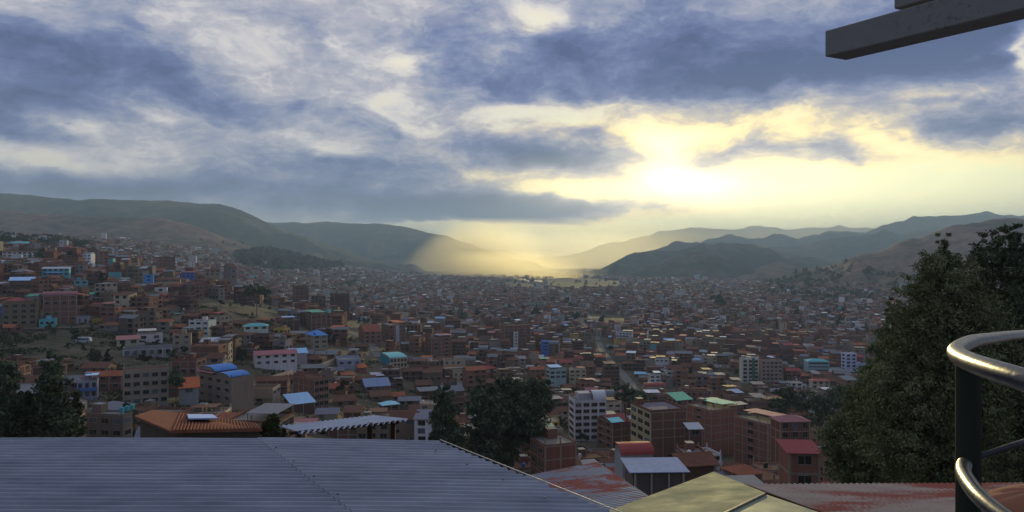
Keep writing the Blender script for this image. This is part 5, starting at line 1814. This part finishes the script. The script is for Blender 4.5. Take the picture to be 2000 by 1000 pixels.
def beams():
    Ba = Vector((1.286, 3.0, .924))
    hgt, wid = .106, .125
    dv = Vector((678, -1428, -77)).normalized()
    wv = Vector((.903, .429, 0))
    m, t, b = mat('grey_weathered_wood')
    pos = t.new('ShaderNodeNewGeometry').outputs['Position']
    v = t.new('ShaderNodeVectorMath', {0: pos, 1: (6.0, 3.0, 9.0)}, operation='MULTIPLY').outputs[0]
    n = t.noise(v, 3.0, 8, .7); n2 = t.noise(pos, 40, 5, .75); n3 = t.noise(pos, 5, 3, .5)
    c = t.mix(t.mrange(n, .3, .7), (.17, .168, .162), (.20, .195, .185))
    c = t.mix(t.math('MULTIPLY', t.mrange(n2, .54, .72), t.mrange(n3, .5, .68)), c, (.045, .042, .035))
    t.put(b.inputs['Base Color'], c)
    b.inputs['Roughness'].default_value = .9
    t.put(b.inputs['Normal'], t.new('ShaderNodeBump', {'Strength': .3, 'Distance': .003, 'Height': n2}).outputs[0])
    def beam(name, label, A, L, h_, w_):
        root = empty(name, tuple(A)); tag(root, label, 'beam')
        g = G()
        cs = [Vector((0, 0, 0)), Vector((0, 0, -h_)), wv * w_ + Vector((0, 0, -h_)), wv * w_]
        be = .004
        ring = []
        for i, c_ in enumerate(cs):
            pr, nx = cs[i - 1], cs[(i + 1) % 4]
            ring += [c_ + (pr - c_).normalized() * be, c_ + (nx - c_).normalized() * be]
        a = ring; e = [p + dv * L for p in ring]
        for i in range(8):
            j = (i + 1) % 8
            g.poly([a[i], a[j], e[j], e[i]][::-1], (1, 1, 1))
        g.poly(a, (1, 1, 1)); g.poly(e[::-1], (1, 1, 1))
        g.build('timber', m, root)
    beam('roof_beam', 'thick grey roof beam jutting in from the top right corner', Ba, 3.6, hgt, wid)
    U = Vector(((1747 - 1000) / F * 2.9, 2.9, (500 - 17) / F * 2.9))
    U = U + Vector((0, 0, .09))
    beam('roof_beam', 'short end of the upper beam above the thick one at the top edge', U, 3.0, .09, .1)


beams()

# ------------------------------------------------------------------ air of the valley
def haze():
    m = bpy.data.materials.new('haze_air'); m.use_nodes = True
    t = NT(m.node_tree)
    out = t.new('ShaderNodeOutputMaterial')
    v = t.new('ShaderNodeVolumePrincipled')
    v.inputs['Color'].default_value = (.50, .72, 1.0, 1)
    v.inputs['Density'].default_value = 1.08e-4
    v.inputs['Anisotropy'].default_value = .1
    t.l.new(v.outputs[0], out.inputs['Volume'])
    g = G(); g.box(-28000, 28000, -900, 23500, -520, 790, (1, 1, 1))
    o = g.build('haze', m)
    tag(o, 'thin bluish evening haze filling the valley', 'haze', kind='stuff')


haze()


def mist(name, label, d, half, pts, dens):
    """mist volume added to imitate sun glow and the light shaft, thick in its middle and thinning to nothing at its outline (rows of left and right ends)"""
    nu, nv = 28, 16
    t_ = np.linspace(0, 1, nv); s_ = np.linspace(0, 1, nu)
    S_, T_ = np.meshgrid(s_, t_)
    (tl, tr_, br, bl) = [np.array(q, float) for q in pts]
    Pu = (tl * ((1 - S_) * (1 - T_))[..., None] + tr_ * (S_ * (1 - T_))[..., None] + br * (S_ * T_)[..., None] + bl * ((1 - S_) * T_)[..., None])
    th = half * np.sin(np.pi * S_ ** .72) ** 2.4 * np.sin(np.pi * np.clip(T_, 0, 1)) ** 1.3
    th = np.maximum(np.nan_to_num(th), 6.0)       # never so thin that front and back would weld
    th[0] = th[-1] = 0.0; th[:, 0] = th[:, -1] = 0.0
    out = []
    for sg in (-1, 1):
        dd_ = d + sg * th
        out.append(np.stack([(Pu[..., 0] - 1000) / F * dd_, dd_, (500 - Pu[..., 1]) / F * d], -1).reshape(-1, 3))
    V = np.concatenate(out)
    i = np.arange(nv - 1)[:, None] * nu + np.arange(nu - 1)[None]
    Q = np.stack([i, i + 1, i + nu + 1, i + nu], -1).reshape(-1, 4)
    Q = np.concatenate([Q[:, ::-1], Q + nu * nv])
    m = bpy.data.materials.new('glow_mist_air'); m.use_nodes = True
    t = NT(m.node_tree)
    o_ = t.new('ShaderNodeOutputMaterial'); v = t.new('ShaderNodeVolumePrincipled')
    v.inputs['Color'].default_value = (1.0, .95, .70, 1)  # yellow of the sunlight put into the volume colour
    v.inputs['Density'].default_value = dens
    v.inputs['Anisotropy'].default_value = .78
    t.l.new(v.outputs[0], o_.inputs['Volume'])
    ob = bpy.data.objects.new(name, mesh_np(name, V, Q, [m])); COL.objects.link(ob)
    bm_ = __import__('bmesh').new(); bm_.from_mesh(ob.data)
    __import__('bmesh').ops.remove_doubles(bm_, verts=bm_.verts, dist=.5)
    bm_.to_mesh(ob.data); bm_.free()
    tag(ob, label, 'glow mist', kind='stuff')


mist('light_shaft_mist', 'golden light shaft imitated by an added mist volume over the end of the left mountain', 5600, 800, [(872, 425), (1060, 425), (1170, 600), (690, 600)], 1.05e-3)  # added volume, its outline shaped like a slanting sunbeam
mist('valley_glow_mist', 'added mist volume for the pale golden glow across the valley mouth', 9000, 500, [(840, 425), (1500, 420), (1560, 610), (760, 610)], 6.0e-4)  # added volume that makes the glow at the valley mouth
mist('town_glow_mist', 'added mist volume for the golden sun glow over the far end of the town', 4000, 550, [(840, 488), (1150, 488), (1240, 580), (780, 580)], 1.6e-3)  # denser volume added for the golden light on the valley floor
mist('hill_glow_mist', 'added mist volume for the pale yellowish glow between the right hand ridges', 9000, 420, [(1300, 410), (2200, 390), (2200, 600), (1240, 600)], 1.5e-4)  # thin volume added for the sun glow over the ridges
